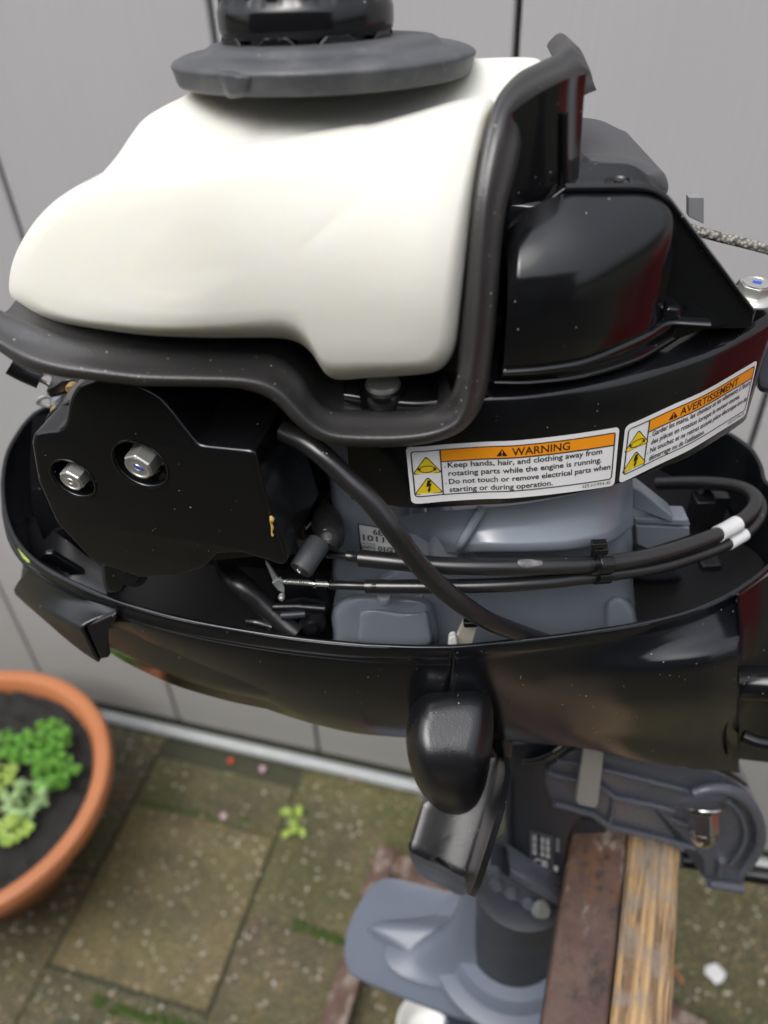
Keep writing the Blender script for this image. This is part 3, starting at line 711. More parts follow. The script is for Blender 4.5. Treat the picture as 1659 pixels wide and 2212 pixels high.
draw_label(L2, 'warning_label', 'AVERTISSEMENT', .47, [(.183, .395, .785, 'Garder les mains, les cheveux et les vêtements à l\'écart', 0), (.183, .54, .70, 'des pièces en rotation lorsque le moteur tourne.', 0), (.183, .685, .785, 'Ne touchez et ne retirez aucune pièce électrique lors du', 0), (.183, .828, .40, 'démarrage ou de l\'utilisation.', 0),
    (.166, .385, .006, '.', 0), (.166, .68, .006, '.', 0)], '6EE-H1994-50', 'white and orange warning label in French', .16, .36)
# ---------- recoil starter case: base lip, dome and back panel
lipL = CZ(ZG((82, 1302), (300, 1300), (600, 1262), (900, 1172), (1050, 1092), (1180, 1012), (1280, 978), (1400, 972), (1560, 970)), 1.4425)
lipM = CZ(ZG((85, 1290), (300, 1290), (600, 1251), (900, 1158), (1050, 1076), (1180, 998), (1270, 962), (1380, 945), (1480, 945)), 1.4455)
pA = on_z(*ZG((1075, 930))[0], 1.455); pB = on_z(*ZG((1570, 970))[0], 1.4425)
pdir = _n(MX*math.cos(math.radians(6))+MY*math.sin(math.radians(6))); pnn = np.array([pdir[1], -pdir[0], 0])      # faces the camera
def PP(pts, off=0.0): return np.array([on_plane(p[0], p[1], pA+pnn*off, pnn) for p in pts])
lipT = CZ(ZG((132, 1208), (350, 1192), (600, 1150), (850, 1052), (980, 990), (1060, 938), (1110, 926), (1200, 930), (1330, 938)), 1.4575)
lipT2 = lipT+np.array([0, 0, -.0012])-MY*.0012
loft('case_lip', [lipL, lipM, lipM+MZ*.0012+MY*.0008, lipT2, lipT, lipT+MY*.003+MZ*.0003], MT['gloss'], mot, n=120, sub=3, sharp=60)
# dome: vertical front wall following the lip, fillet, then top running back to the panel
plan = cat(CZ(ZG((134, 1200), (350, 1186), (600, 1143), (850, 1046), (970, 985), (1040, 925)), 1.4580), 10)
topln = ZG((130, 440), (165, 385), (215, 325), (300, 268), (490, 192), (700, 186), (950, 190), (1060, 235), (1115, 330))
backc = PP(topln)
plan = resample(plan, 90); bd = cat(backc, 10); bs_ = bd@MX; o_ = np.argsort(bs_); ps_ = plan@MX
pf_ = (ps_-ps_[0])/(ps_[-1]-ps_[0]); tgt = bs_.min()+.0005+pf_*(bs_.max()-bs_.min()-.0005)
bc = np.array([np.interp(tgt, bs_[o_], bd[o_, k]) for k in range(3)]).T
rowsD = [plan+MY*.0005]
zb_ = bc[:, 2]
zk_ = np.minimum(1.5035, zb_+.001)
for f in (.05, .4, .8, 1.0):
    q = plan.copy(); q[:, 2] = plan[:, 2]*(1-f)+(zk_-.019)*f; rowsD.append(q)
P0 = rowsD[-1]; P1 = plan.copy(); P1[:, 2] = zk_-.001; P1 = P1+(bc-P1)*.10*np.array([1, 1, 0])
for k in range(1, 15):
    t = k/14; rowsD.append((1-t)**2*P0+2*t*(1-t)*P1+t*t*bc)
loft('case_dome', rowsD, MT['gloss'], mot, n=110, sub=1, sharp=65)
# back panel (flat sheet) with its top shelf and second rib
panel_px = ZG((75, 1290), (100, 900), (140, 420), (490, 160), (950, 155), (1040, 185), (1110, 245), (1160, 310), (1580, 870), (1568, 968), (1300, 975), (1100, 1050), (800, 1150), (400, 1220))
plate('case_panel', PP(panel_px, -.0015), -pnn*.003, MT['gloss'], mot, bevel=.0006)
fl = PP(ZG((495, 158), (700, 155), (950, 157), (1020, 175), (1090, 225), (1160, 312), (1370, 590), (1582, 872)), .001)
sh = .020
ridge_off = [(0, -.0015), (.0, 0), (.0012, .0009), (.0028, .0002), (.004, -.0022), (.006, -.003), (sh-.004, -.003), (sh-.002, -.0015), (sh, 0.0008), (sh+.0015, .0008), (sh+.0025, -.002), (sh+.0025, -.02)]
def offs(c, d, z): return c-pnn*d+MZ*z
loft('case_shelf', [offs(fl, d, z) for d, z in ridge_off], MT['gloss'], mot, n=120, sharp=60)
hb = PP(ZG((865, 155)), .0)[0]-pnn*.011-MZ*.0022
lathe('shelf_hole_rim', hb, MZ, [(.0050, -.001), (.0050, .0004), (.0042, .0006), (.0036, 0)], MT['gloss'], mot, seg=28)
lathe('shelf_hole', hb+MZ*.0001, MZ, [(.0016, -.001), (.0016, .0006), (.0005, .0007)], MT['ink'], mot, seg=14)
# small boss on the right foot of the dome
puff('case_boss', ZG((1030, 935), (1040, 870), (1075, 832), (1120, 828), (1165, 845), (1175, 900), (1180, 940), (1100, 960)), ZG((1105, 890))[0], lambda u, v: mcoord(PP([(u, v)], .004)[0])[1], MT['gloss'], mot, nS=.006, r=18, D=.012, n=60)
# end cap of panel foot
fe = PP(ZG((1568, 868), (1660, 812), (1680, 900), (1660, 940), (1568, 970)), .0)
plate('case_foot', CZ(ZG((1300, 950), (1560, 968), (1590, 870), (1700, 800), (1640, 740), (1480, 730)), 1.4445), (0, 0, .004), MT['gloss'], mot, bevel=.0008)
cb = on_z(*ZG((1562, 800))[0], 1.449)
cbm = bolt('case_bolt', cb, MZ+MX*.05, .0068, MT['zinc'], mot, h=.0055, rot=.3)
box('paint_mark', cb+MZ*.0078+MX*.0006, (.0035, .0018, .0003), MT['blue'], cbm, bevel=0)
# tower behind the seal
tb = CN([(p[0], p[1], p[2]) for p in ZB((520, 1000, -.05), (570, 830, -.045), (650, 800, -.042), (760, 785, -.04), (815, 775, -.036), (850, 768, -.030), (872, 755, -.0265))])
tt = CN([(p[0], p[1], p[2]) for p in ZB((560, 600, -.05), (600, 540, -.045), (680, 480, -.042), (770, 430, -.04), (825, 405, -.036), (860, 395, -.030), (897, 384, -.0265))])
loft('starter_tower', [tb-MZ*.004, tb, tb*.75+tt*.25, tb*.5+tt*.5, tt, tt+MZ*.006], MT['gloss'], mot, n=90, sub=2, sharp=60)
tube('tower_bead', CN([(p[0], p[1], p[2]) for p in ZB((818, 470, -.0385), (816, 600, -.0385), (818, 700, -.0385), (822, 775, -.0385))]), .0012, MT['gloss'], mot, seg=8)
# far side of the starter case
MT['farcase'] = plastic('grey_case_plastic', (.06, .06, .065), .5)
puff('far_case', ZB((880, 760), (885, 645), (960, 636), (1080, 650), (1180, 695), (1230, 720), (1240, 800), (1100, 860)), ZB((1060, 760))[0], lambda u, v: -.004, MT['farcase'], mot, nS=.012, r=30, D=.05, n=60)
plate('far_tab', CN(ZB((1330, 817), (1394, 818), (1394, 930), (1330, 900)), .0), MY*.004, plastic('grey_plate', (.20, .20, .21), .5), mot, bevel=.0005)
rp = tube('starter_rope', CN([(p[0], p[1], p[2]) for p in ZB((1300, 940, .002), (1460, 984, -.002), (1540, 1003, -.006), (1659, 1034, -.012), (1800, 1075, -.02))]), .0021, MT['rope'], mot, seg=14)
puff('steering_knob', ZG((1610, 960), (1700, 940), (1760, 1100), (1720, 1330), (1600, 1320), (1610, 1100)), ZG((1680, 1130))[0], lambda u, v: .0, MT['bracket'], mot, nS=.008, r=14, D=.03, n=50)

# ---------- fuel tank
def ntank(u, v):
    tL = (max(0, 430-u)/410)**2*.055; tT = (max(0, 700-v)/480)**1.8*.040*(.35+.65*u/1060)
    return -.083+tL+tT
front = ZA((37, 1190), (45, 1115), (68, 1045), (105, 975), (155, 905), (225, 835), (305, 780), (385, 738), (440, 710), (530, 682), (700, 641), (900, 607), (1100, 577), (1300, 547), (1500, 512))+\
    ZB((0, 514), (200, 462), (330, 425), (430, 404), (490, 403), (524, 425), (516, 480), (490, 600), (445, 830), (415, 1030), (388, 1250), (366, 1430), (335, 1500), (285, 1540), (150, 1558))+\
    ZA((1526, 1567), (1440, 1574), (1385, 1572), (1350, 1550), (1322, 1510), (1290, 1462), (1240, 1422), (1170, 1403), (1050, 1400), (850, 1400), (600, 1389), (400, 1364), (250, 1338), (140, 1303), (75, 1262), (45, 1228))
tk = puff('fuel_tank', front, (620, 560), ntank, MT['tank'], mot, nS=.016, r=44, D=.085, shrink=.90, n=260, dz=-.052)
def nup(u, v):
    line = 355-(u-240)*.16
    return ntank(u, max(v, line))+.018+max(0, line-v)/200*.062
upper = ZA((330, 800), (400, 745), (440, 700), (490, 640), (540, 565), (595, 495), (680, 440), (760, 400), (840, 350), (1000, 300), (1300, 250))+ZB((0, 240), (280, 250), (430, 243), (560, 238), (690, 240), (722, 256), (740, 330), (640, 420), (540, 500))+ZA((1500, 700), (900, 800))
puff('tank_shoulder', upper, (620, 290), nup, MT['tank'], tk, nS=.012, r=34, D=.06, shrink=.88, n=200, dz=-.032)
# rubber grommet ring round the filler neck
rc = on_n(700, 120, .002); rax = _n(MZ+MY*.155)
RR = np.linalg.norm(on_n(1025, 104, .002)-on_n(375, 136, .002))/2
rs = _n(MX-rax*(MX@rax)); rt = np.cross(rax, rs)
def ringrow(k, h, lob=1.0):
    out = []
    for j in range(240):
        a = 2*math.pi*j/240; r = RR*k
        r *= 1+lob*(.012*math.exp(-((a-.35)/.16)**2)-.03*math.exp(-((a-.75)/.3)**2)+.008*math.exp(-((a-2.6)/.2)**2))
        out.append(rc+rs*r*math.cos(a)+rt*r*math.sin(a)+rax*h)
    return np.array(out)
ring_rows = [ringrow(.5, -.0055), ringrow(.80, -.0068), ringrow(.955, -.0070), ringrow(.970, -.0067), ringrow(.980, -.0055), ringrow(.996, -.0018), ringrow(1.003, -.0011), ringrow(1.003, -.0004), ringrow(.995, .0003), ringrow(.975, .0010), ringrow(.94, .0018), ringrow(.90, .0024), ringrow(.84, .0029), ringrow(.79, .0032), ringrow(.765, .0042), ringrow(.74, .0050), ringrow(.70, .0054), ringrow(.6, .0057), ringrow(.3, .006)]
gr = loft('filler_grommet', ring_rows, MT['grommet'], mot, n=240, closed=True, smooth_c=False, sharp=60, face='')
bmx = bmesh.new(); bmx.from_mesh(gr.data); bmesh.ops.recalc_face_normals(bmx, faces=bmx.faces); bmx.to_mesh(gr.data); bmx.free()
lobe = on_n(505, 170, 0)
lobe_n = mcoord(rc)[1]-RR*.83
puff('grommet_lobe', ZA((905, 300), (930, 292), (985, 296), (1050, 312), (1045, 345), (1030, 390), (985, 408), (945, 406), (925, 375)), ZA((980, 350))[0], lambda u, v: lobe_n-.0055, MT['grommet'], gr, nS=.008, r=14, D=.014, n=60)
cc0 = rc-rs*.0055+rax*.0082
rcap = .0308
def cap():
    V = []; F = []; n = 192
    rows = [(.84, -.0012), (.97, -.0010), (1., .0004), (1.012, .002), (1.012, .0065), (1., .008), (.985, .0088), (.97, .012), (.955, .030), (.93, .033), (.0, .034)]
    for i, (k, h) in enumerate(rows):
        for j in range(n):
            a = 2*math.pi*j/n; rr = rcap*k
            if 6 < i < 9: rr *= 1-.04*(1 if (j//6) % 2 else 0)
            V.append(cc0+rs*rr*math.cos(a)+rt*rr*math.sin(a)+rax*h)
    for i in range(len(rows)-1):
        for j in range(n): F.append((i*n+j, i*n+(j+1) % n, (i+1)*n+(j+1) % n, (i+1)*n+j))
    return mk('fuel_cap', V, F, MT['gloss'], mot, sharp=40)
cp = cap()
lathe('filler_neck', cc0-rax*.004, rax, [(rcap*.88, 0), (rcap*.88, .0035)], MT['satin'], mot, seg=64)
for k in range(9):
    a = 2*math.pi*k/9+.22; rd = rs*math.cos(a)+rt*math.sin(a); t = -rs*math.sin(a)+rt*math.cos(a); p = cc0+rd*rcap*.90-rax*.0012
    f = [p-t*.0080-rax*.0022, p+t*.0080-rax*.0022, p+t*.0040+rax*.0012, p-t*.0040+rax*.0012]; plate('cap_lug', [q+rd*.0026 for q in f], -rd*.004, MT['gloss'], cp, bevel=.0005)
# ---------- foam rubber seal
SP = [((-70, 705), (-75, 640), -.052, -.034), ((0, 760), (0, 676), -.064, -.044), ((55, 795), (55, 695), -.072, -.052), ((120, 812), (130, 724), -.077, -.058), ((200, 822), (210, 741), -.080, -.061), ((300, 833), (310, 754), -.081, -.062), ((420, 836), (430, 759), -.081, -.062), ((510, 839), (530, 762), -.081, -.062), ((565, 853), (585, 766), -.081, -.063), ((600, 875), (625, 786), -.081, -.065), ((635, 912), (655, 818), -.081, -.067), ((675, 943), (680, 858), -.081, -.067), ((720, 960), (715, 885), -.082, -.067), ((800, 966), (800, 890), -.083, -.067), ((885, 963), (880, 889), -.084, -.068), ((948, 952), (930, 884), -.084, -.071), ((996, 932), (958, 872), -.083, -.076), ((1031, 896), (975, 850), -.080, -.080), ((1050, 850), (985, 815), -.077, -.080), ((1063, 775), (992, 755), -.074, -.078), ((1074, 680), (1001, 650), -.071, -.076), ((1081, 560), (1011, 530), -.067, -.072), ((1092, 455), (1022, 420), -.062, -.067), ((1112, 380), (1038, 330), -.055, -.061), ((1127, 315), (1055, 262), -.048, -.055), ((1131, 272), (1080, 203), -.040, -.046), ((1165, 256), (1120, 158), -.028, -.032), ((1212, 229), (1165, 134), -.016, -.018), ((1250, 212), (1203, 116), -.006, -.006), ((1275, 200), (1230, 95), .001, .004), ((1289, 195), (1258, 116), .006, .010)]
def seal_obj():
    st = np.array([[o_[0], o_[1], i_[0], i_[1], no, ni] for o_, i_, no, ni in SP], float); st = cat(st, 7); n = len(st)
    ts = np.r_[0, .03, .08, np.linspace(.15, .9, 14), .95, .985, 1.0]; rows = []
    for k_, q in enumerate(st):
        w = min(max((k_/7-16)/2., 0), 1); pk = .70*(1-w)+.42*w; row = []
        for t in ts:
            u = q[2]+(q[0]-q[2])*t; v = q[3]+(q[1]-q[3])*t; nn = q[5]+(q[4]-q[5])*t
            e = max(0, (t-.80)/.20); nn += .0075*(1-math.sqrt(max(0, 1-e*e))); e = max(0, (.16-t)/.16); nn += (.002+.005*w)*(1-math.sqrt(max(0, 1-e*e)))
            nn -= .0032*math.exp(-((t-pk)/.17)**2)*(1+.0*w)
            row.append(on_n(u, v, nn))
        a, b = row[-1], row[0]; back = [a+MY*.003-MZ*.0006, a*.6+b*.4+MY*.009-MZ*.002, a*.3+b*.7+MY*.010-MZ*.002, b+MY*.003-MZ*.001]
        rows.append(row+back)
    rows = np.array(rows); m_ = rows.shape[1]; V = rows.reshape(-1, 3); F = [(i*m_+j, i*m_+(j+1) % m_, (i+1)*m_+(j+1) % m_, (i+1)*m_+j) for i in range(n-1) for j in range(m_)]
    F += [list(range(m_)), [(n-1)*m_+j for j in range(m_)]]
    o = mk('rubber_seal', V, F, MT['rubber'], mot, sharp=75); bm = bmesh.new(); bm.from_mesh(o.data); bmesh.ops.recalc_face_normals(bm, faces=bm.faces); bm.to_mesh(o.data); bm.free(); return o
seal_obj()
sp = [on_n(i_[0], i_[1], ni+.004) for o_, i_, no, ni in SP]
puff('seal_tip', [(1195, 128), (1206, 108), (1228, 92), (1246, 98), (1262, 122), (1280, 180), (1240, 185)], (1236, 138), lambda u, v: .012, MT['rubber'], mot, nS=.006, r=16, D=.02, n=60)
sc_ = cat(np.array(sp), 6)
SA = np.array(sp)
i1 = 18
low = SA[:i1]
lw_ = low[1:]
lf_ = np.clip(np.linspace(.2, 2.2, len(lw_)), .3, 1)[:, None]
loft('tray_floor', [lw_-MZ*.001, lw_+MY*.03*lf_-MZ*.003, lw_+MY*.06*lf_-MZ*.004, lw_+MY*.09*lf_-MZ*.010], MT['rubber'], mot, n=90, sub=3)
low = SA[3:i1]
loft('tray_skirt', [low-MZ*.002+MY*.002, low-MZ*.007+MY*.014, low-MZ*.012+MY*.045, low-MZ*.08+MY*.07], MT['gloss'], mot, n=90, sub=2)
upc = SA[i1-1:i1+9]
upc = upc[:7]
loft('tray_wall', [upc+MY*.001, upc+MY*.03-MX*.002-MZ*.004, upc+MY*.06-MX*.01-MZ*.02], MT['gloss'], mot, n=60, sub=2)
# vertical filler between seal and starter case
loft('case_side', [CN([(p[0], p[1], p[2]) for p in ZB((540, 560, -.05), (510, 900, -.06), (500, 1300, -.066), (470, 1640, -.068))]), CN([(p[0], p[1], p[2]) for p in ZB((640, 560, -.035), (590, 900, -.045), (560, 1300, -.055), (530, 1640, -.060))])], MT['gloss'], mot, n=40)
# tank mount boss and its bolt
mb = on_n(828, 860, -.055)
bs = lathe('mount_boss', mb-MZ*.012, MZ, [(.0125, 0), (.0125, .006), (.010, .008), (.0098, .016), (.0090, .0175), (.006, .0178)], MT['gloss'], mot, seg=36)
lathe('mount_washer', mb+MZ*.0058, MZ, [(.0070, 0), (.0072, .001), (.0066, .0022), (.004, .0024)], MT['zinc'], mot, seg=30)

# ---------- air intake cover on the left, with two flanged bolts
i0 = on_n(560, 1000, -.072); iax = _n(-MY*math.cos(.30)-MX*math.sin(.30)-MZ*.03)
def IP(pts, off=0): return np.array([on_plane(p[0], p[1], i0+iax*off, iax) for p in pts])
iout = [(66, 960), (72, 940), (100, 934), (124, 930), (138, 914), (143, 888), (149, 862), (166, 836), (193, 824), (230, 812), (270, 818), (302, 836), (333, 853), (362, 882), (396, 925), (425, 961), (440, 964), (537, 974), (549, 980), (554, 992), (568, 1057), (594, 1141), (619, 1212), (616, 1222), (606, 1223), (578, 1214), (520, 1196), (470, 1200), (440, 1230), (380, 1248), (300, 1250), (200, 1215), (120, 1130), (80, 1040)]
def dens(P, hard):
    out = []
    n = len(P)
    for i in range(n): out.append(P[i])
    return out
iw = IP(iout)
seg1 = cat(iw[:16], 5); seg2 = iw[16:]
from mathutils.geometry import tessellate_polygon
def holed(name, outer, holes, back, depth, mat, parent, bev=.0022):
    """rounded-edge cover with round pockets: holes = [(centre, radius, radius of floor)]"""
    outer = resample(np.asarray(outer), 200, True); cen = outer.mean(0); s_, t_, a_ = frame(iax)
    tn = np.roll(outer, -1, 0)-np.roll(outer, 1, 0); tn /= np.linalg.norm(tn, axis=1)[:, None]; inn = np.cross(iax, tn)
    x_ = outer@s_; y_ = outer@t_
    if (x_*np.roll(y_, -1)-np.roll(x_, -1)*y_).sum() < 0: inn = -inn
    V = []; F = []; rows = []
    ks = 5
    rows.append(outer-iax*back)
    for k in range(ks+1):
        a = math.pi/2*k/ks; rows.append(outer+inn*bev*(1-math.cos(a))-iax*bev*(1-math.sin(a)))
    for r_ in rows: V += list(r_)
    n = 200
    for i in range(len(rows)-1):
        for j in range(n): F.append((i*n+j, i*n+(j+1) % n, (i+1)*n+(j+1) % n, (i+1)*n+j))
    top = len(rows)-1; loops = [rows[-1]]; idx = list(range(top*n, top*n+n)); m = 40
    for c, r0 in holes:
        ring = [np.asarray(c)+s_*r0*math.cos(2*math.pi*k/m)+t_*r0*math.sin(2*math.pi*k/m) for k in range(m)]
        b = len(V); V += ring; idx += list(range(b, b+m)); loops.append(ring)
        prev = b
        for (kr, h) in ((.985, .0002), (.955, .0012), (.94, depth), (.05, depth)):
            q = len(V); V += [np.asarray(c)+(p-np.asarray(c))*kr-iax*h for p in ring]
            for k in range(m): F.append((prev+k, prev+(k+1) % m, q+(k+1) % m, q+k))
            prev = q
    for t in tessellate_polygon([[Vector((p@s_, p@t_, 0)) for p in L] for L in loops]): F.append(tuple(idx[q] for q in t))
    ob = mk(name, V, F, mat, parent, sharp=50)
    bm = bmesh.new(); bm.from_mesh(ob.data); bmesh.ops.recalc_face_normals(bm, faces=bm.faces); bm.to_mesh(ob.data); bm.free()
    return ob
pk = [IP([(303, 1003)])[0], IP([(158, 1034)])[0]]
cov = holed('intake_cover', np.vstack([seg1, seg2]), [(pk[0], .0120), (pk[1], .0102)], .045, .010, MT['gloss'], mot)
wall2 = plate('intake_box', np.vstack([cat(IP([(90, 960), (100, 900), (160, 860), (200, 840), (300, 820), (350, 840), (400, 900), (430, 940), (470, 955), (555, 965)], -.02), 5), IP([(560, 970), (600, 1080), (640, 1180), (650, 1200), (600, 1200), (300, 1230), (120, 1120)], -.02)]), -iax*.05, MT['gloss'], mot, bevel=.0015, segs=3)
tube('cover_bead', IP([(433, 958), (539, 968), (553, 980), (566, 1045), (592, 1130), (612, 1195)], -.006), .0011, MT['gloss'], mot, seg=8, smooth_c=False)
bax = _n(iax-MZ*.10-MX*.10)
for k in range(2):
    c = pk[k]-iax*(.0098)+MZ*.0012+MX*.0012
    tube('pocket_lip', [pk[k]+iax*.0002+frame(iax)[0]*(.0125-.0018*k)*math.cos(a)+frame(iax)[1]*(.0125-.0018*k)*math.sin(a) for a in np.linspace(0, 2*math.pi, 40)[:-1]], .0005, MT['gloss'], cov, seg=8, closed=True)
    bt = bolt('cover_bolt', c, bax, .0070-.0010*k, MT['zinc'], mot, h=.0105, washer=1.35, rot=.45+.1*k)
    s_, t_, a_ = frame(bax)
    lathe('head_dimple', c+a_*(.0105+(.0070-.0010*k)*.3+.0001), bax, [(.0022, 0), (.0020, .0003), (.0012, .0003), (.0011, 0.)], MT['zinc'], bt, seg=16)
    if k == 0: box('paint_mark', c+a_*(.0105+(.0070-.0010*k)*.3+.0003)+s_*.0006+t_*.0008, (.0042, .0014, .0003), MT['blue'], bt, ax=(_n(s_-t_*.5), _n(t_+s_*.5), a_), bevel=0)
# speck of dried resin on the cover
tube('dried_drip', IP(ZI((682, 385), (692, 410), (684, 440), (696, 480), (690, 520), (698, 548)), .0006), [.0006, .0011, .0005, .0006, .0004, .0006], plastic('dried_resin', (.55, .38, .12), .5), cov, seg=6)
# wire spring clips and rod behind the seal at the far left
for (a, b) in ((ZH((330, 250), (350, 205), (400, 180), (450, 195), (462, 230), (440, 290), (400, 270), (340, 240)), .0012), (ZH((320, 440), (345, 405), (400, 385), (445, 400), (440, 465), (380, 460), (325, 440)), .0012)):
    tube('wire_clip', CN(a, .06), b, MT['zinc'], mot, seg=8)
tube('choke_rod', CN(ZH((90, 110), (200, 170), (350, 235)), .06), .0055, MT['gloss'], mot, seg=12)
puff('clip_block', ZH((400, 330), (450, 290), (560, 230), (660, 240), (640, 330), (560, 360), (440, 390)), ZH((520, 310))[0], lambda u, v: .04, MT['satin'], mot, nS=.004, r=6, D=.02, n=50)
for q in (ZH((635, 300))[0], ZH((505, 490))[0]):
    lathe('brass_fitting', on_n(q[0], q[1], .035), -MY+MZ*.3, [(.003, 0), (.003, .004), (.002, .006)], MT['brass'], mot, seg=12)
puff('carburettor', ZH((440, 420), (520, 350), (640, 330), (660, 420), (600, 520), (480, 520)), ZH((550, 430))[0], lambda u, v: .05, MT['grey'], mot, nS=.01, r=10, D=.03, n=50)

# ---------- lower cowl
zrim = 1.30
rimn = ZC((150, 290), (100, 335), (60, 390), (22, 460), (4, 540), (0, 610), (10, 710), (45, 810), (85, 868), (140, 920), (210, 965), (300, 1010), (480, 1086), (700, 1148), (900, 1190), (1200, 1237), (1500, 1268))+ZD((60, 1272), (200, 1277), (350, 1276), (460, 1268), (560, 1257), (760, 1236), (900, 1217), (1100, 1186), (1300, 1140), (1400, 1105), (1500, 1060), (1580, 1012), (1659, 950))
right = [(1700, 1185), (1728, 1140), (1725, 1095), (1700, 1065)]
farr = ZD((1659, 585), (1640, 520), (1600, 450), (1550, 410), (1500, 380))
Rn = CZ(rimn, zrim); Rr = CZ(right, zrim); Rf = CZ(farr, zrim)
far = np.array([M(.075, .135, zrim), M(0, .165, zrim), M(-.1, .185, zrim), M(-.2, .195, zrim), M(-.27, .19, zrim), M(-.305, .175, zrim)])
rim = np.vstack([Rn, Rr, Rf, far]); NR = 320
rimc = resample(cat(rim, 6, True), NR, True); ctr = np.array([M(-.1, .055, zrim)])[0]
def inw(c, d, z):
    t = np.roll(c, -1, 0)-np.roll(c, 1, 0); t[:, 2] = 0; t /= np.linalg.norm(t, axis=1)[:, None]; nn = np.stack([-t[:, 1], t[:, 0], 0*t[:, 0]], 1)
    # average inward normal pointing to centre
    s = np.sign(((ctr-c)*nn).sum(1)).mean(); q = c+nn*(d if s > 0 else -d); q[:, 2] = z; return q
iz = [(0, -.004), (.0, -.0008), (.0004, -.0001), (.0010, .0001), (.0018, .0001), (.0024, -.0004), (.0027, -.0018), (.0029, -.004), (.003, -.012), (.004, -.02), (.008, -.06), (.02, -.095), (.05, -.115), (.10, -.12)]
cw = thing('lower_cowl_tmp', 'x', 'x'); bpy.data.objects.remove(cw)
cow = loft('lower_cowl', [inw(rimc, d, zrim+z) for d, z in iz], MT['cowl'], mot, n=NR, closed=True, smooth_c=False, sharp=50, face='')
bmx = bmesh.new(); bmx.from_mesh(cow.data); bmesh.ops.recalc_face_normals(bmx, faces=bmx.faces); bmx.to_mesh(cow.data); bmx.free()
# outer shells: pairs of rim point and lower silhouette point
pairs = [((2, 1040), (40, 1150), .05), ((5, 1090), (70, 1220), .05), ((24, 1157), (110, 1290), .045), ((74, 1214), (160, 1335), .04), ((157, 1262), (225, 1362), .04), ((250, 1300), (290, 1392), .04), ((365, 1333), (370, 1433), .04), ((469, 1354), (470, 1485), .04), ((625, 1379), (600, 1538), .035), ((781, 1395), (740, 1577), .03), ((880, 1398), (850, 1590), .025), ((977, 1399), (950, 1592), .02),
         ((979, 1399), (952, 1592), .02), ((1087, 1389), (1080, 1597), .02), ((1190, 1378), (1160, 1606), .018), ((1265, 1368), (1260, 1616), .016), ((1370, 1352), (1370, 1640), .014), ((1470, 1328), (1470, 1656), .014), ((1530, 1308), (1540, 1664), .014), ((1597, 1278), (1597, 1670), .014)]
def shell(prs, bulge=False):
    cols = []
    for (ru, rv), (su, sv), dn in prs:
        R = on_z(ru, rv, zrim); nr = mcoord(R)[1]; col = [R-MZ*.0006, R-MZ*.0075+0*MY]
        px0 = np.array([ru, rv+26.]); s1 = np.array([su, sv], float)
        for f in (.0, .12, .25, .4, .55, .7, .82, .91, .97, 1.):
            p = px0*(1-f)+s1*f; n = nr+.0005+dn*(1-math.sqrt(max(0, 1-f**2.2)))
            if bulge and ru > 1180:
                g = min((ru-1180)/400, 1)**1.3; n -= .024*g*math.exp(-((f-.42)/.30)**4)
            col.append(on_n(p[0], p[1], n))
        e = col[-1]; col += [e+MY*.012-MZ*.001, e+MY*.05+MZ*.0]
        cols.append(col)
    return np.array(cols)
for nm, prs, bl in (('cowl_shell_aft', pairs[:12], False), ('cowl_shell_fore', pairs[12:], True)):
    A_ = shell(prs, bl); A_ = np.array([cat(A_[:, j], 8) for j in range(A_.shape[1])])
    A_ = np.array([cat(A_[:, j], 3) for j in range(A_.shape[1])]).transpose(1, 0, 2)
    r_, c_ = A_.shape[:2]; F = [(i*c_+j, i*c_+j+1, (i+1)*c_+j+1, (i+1)*c_+j) for i in range(r_-1) for j in range(c_-1)]
    a, b, c, d = A_.reshape(-1, 3)[list(F[len(F)//2])]
    if np.cross(c-a, d-b)@(CAM-a) < 0: F = [f[::-1] for f in F]
    mk(nm, A_.reshape(-1, 3), F, MT['cowl'], cow, sharp=45, thick=.0015)
# engraved line under the rim of the aft half, vertical seam
tube('cowl_line', np.array([on_z(p[0], p[1], zrim)-MY*.0004-MZ*.0118 for p in ZC((480, 1088), (700, 1150), (900, 1192), (1200, 1239), (1500, 1270))+ZD((60, 1275), (200, 1280), (345, 1280))]), .0005, MT['cowl'], cow, seg=6)
sn_ = mcoord(on_z(979, 1400, zrim))[1]
tube('cowl_seam', CN([(979, 1402, sn_+.0004), (979.5, 1424, sn_+.0006), (980, 1450, sn_+.0009), (982, 1480, sn_+.0016)]), .00045, MT['ink'], cow, seg=6)
# tiller side, right edge of the picture
nR = mcoord(on_z(1597, 1278, zrim))[1]
loft('tiller_recess', [CN([(p[0], p[1], p[2]) for p in ((1594, 1285, nR-.004), (1597, 1350, nR-.014), (1595, 1450, nR-.016), (1585, 1530, nR-.014), (1568, 1580, nR-.008), (1575, 1640, nR+.002))]), CN([(p[0], p[1], p[2]) for p in ((1600, 1285, nR+.008), (1606, 1350, nR+.006), (1604, 1450, nR+.006), (1600, 1530, nR+.006), (1590, 1585, nR+.006), (1600, 1640, nR+.008))]),
     CN([(p[0], p[1], p[2]) for p in ((1760, 1170, nR+.03), (1760, 1330, nR+.02), (1760, 1450, nR+.01), (1760, 1530, nR+.01), (1760, 1600, nR+.008), (1760, 1660, nR+.01))])], MT['cowl'], mot, n=60, sub=2)
tube('tiller_arm', CN([(1596, 1474, nR-.004), (1680, 1478, nR-.012), (1800, 1484, nR-.02)]), .0098, MT['gloss'], mot, seg=28, smooth_c=False)
tube('tiller_arm_lip', CN([(1604, 1590, nR-.002), (1640, 1604, nR-.006), (1800, 1625, nR-.012)]), .004, MT['gloss'], mot, seg=16)
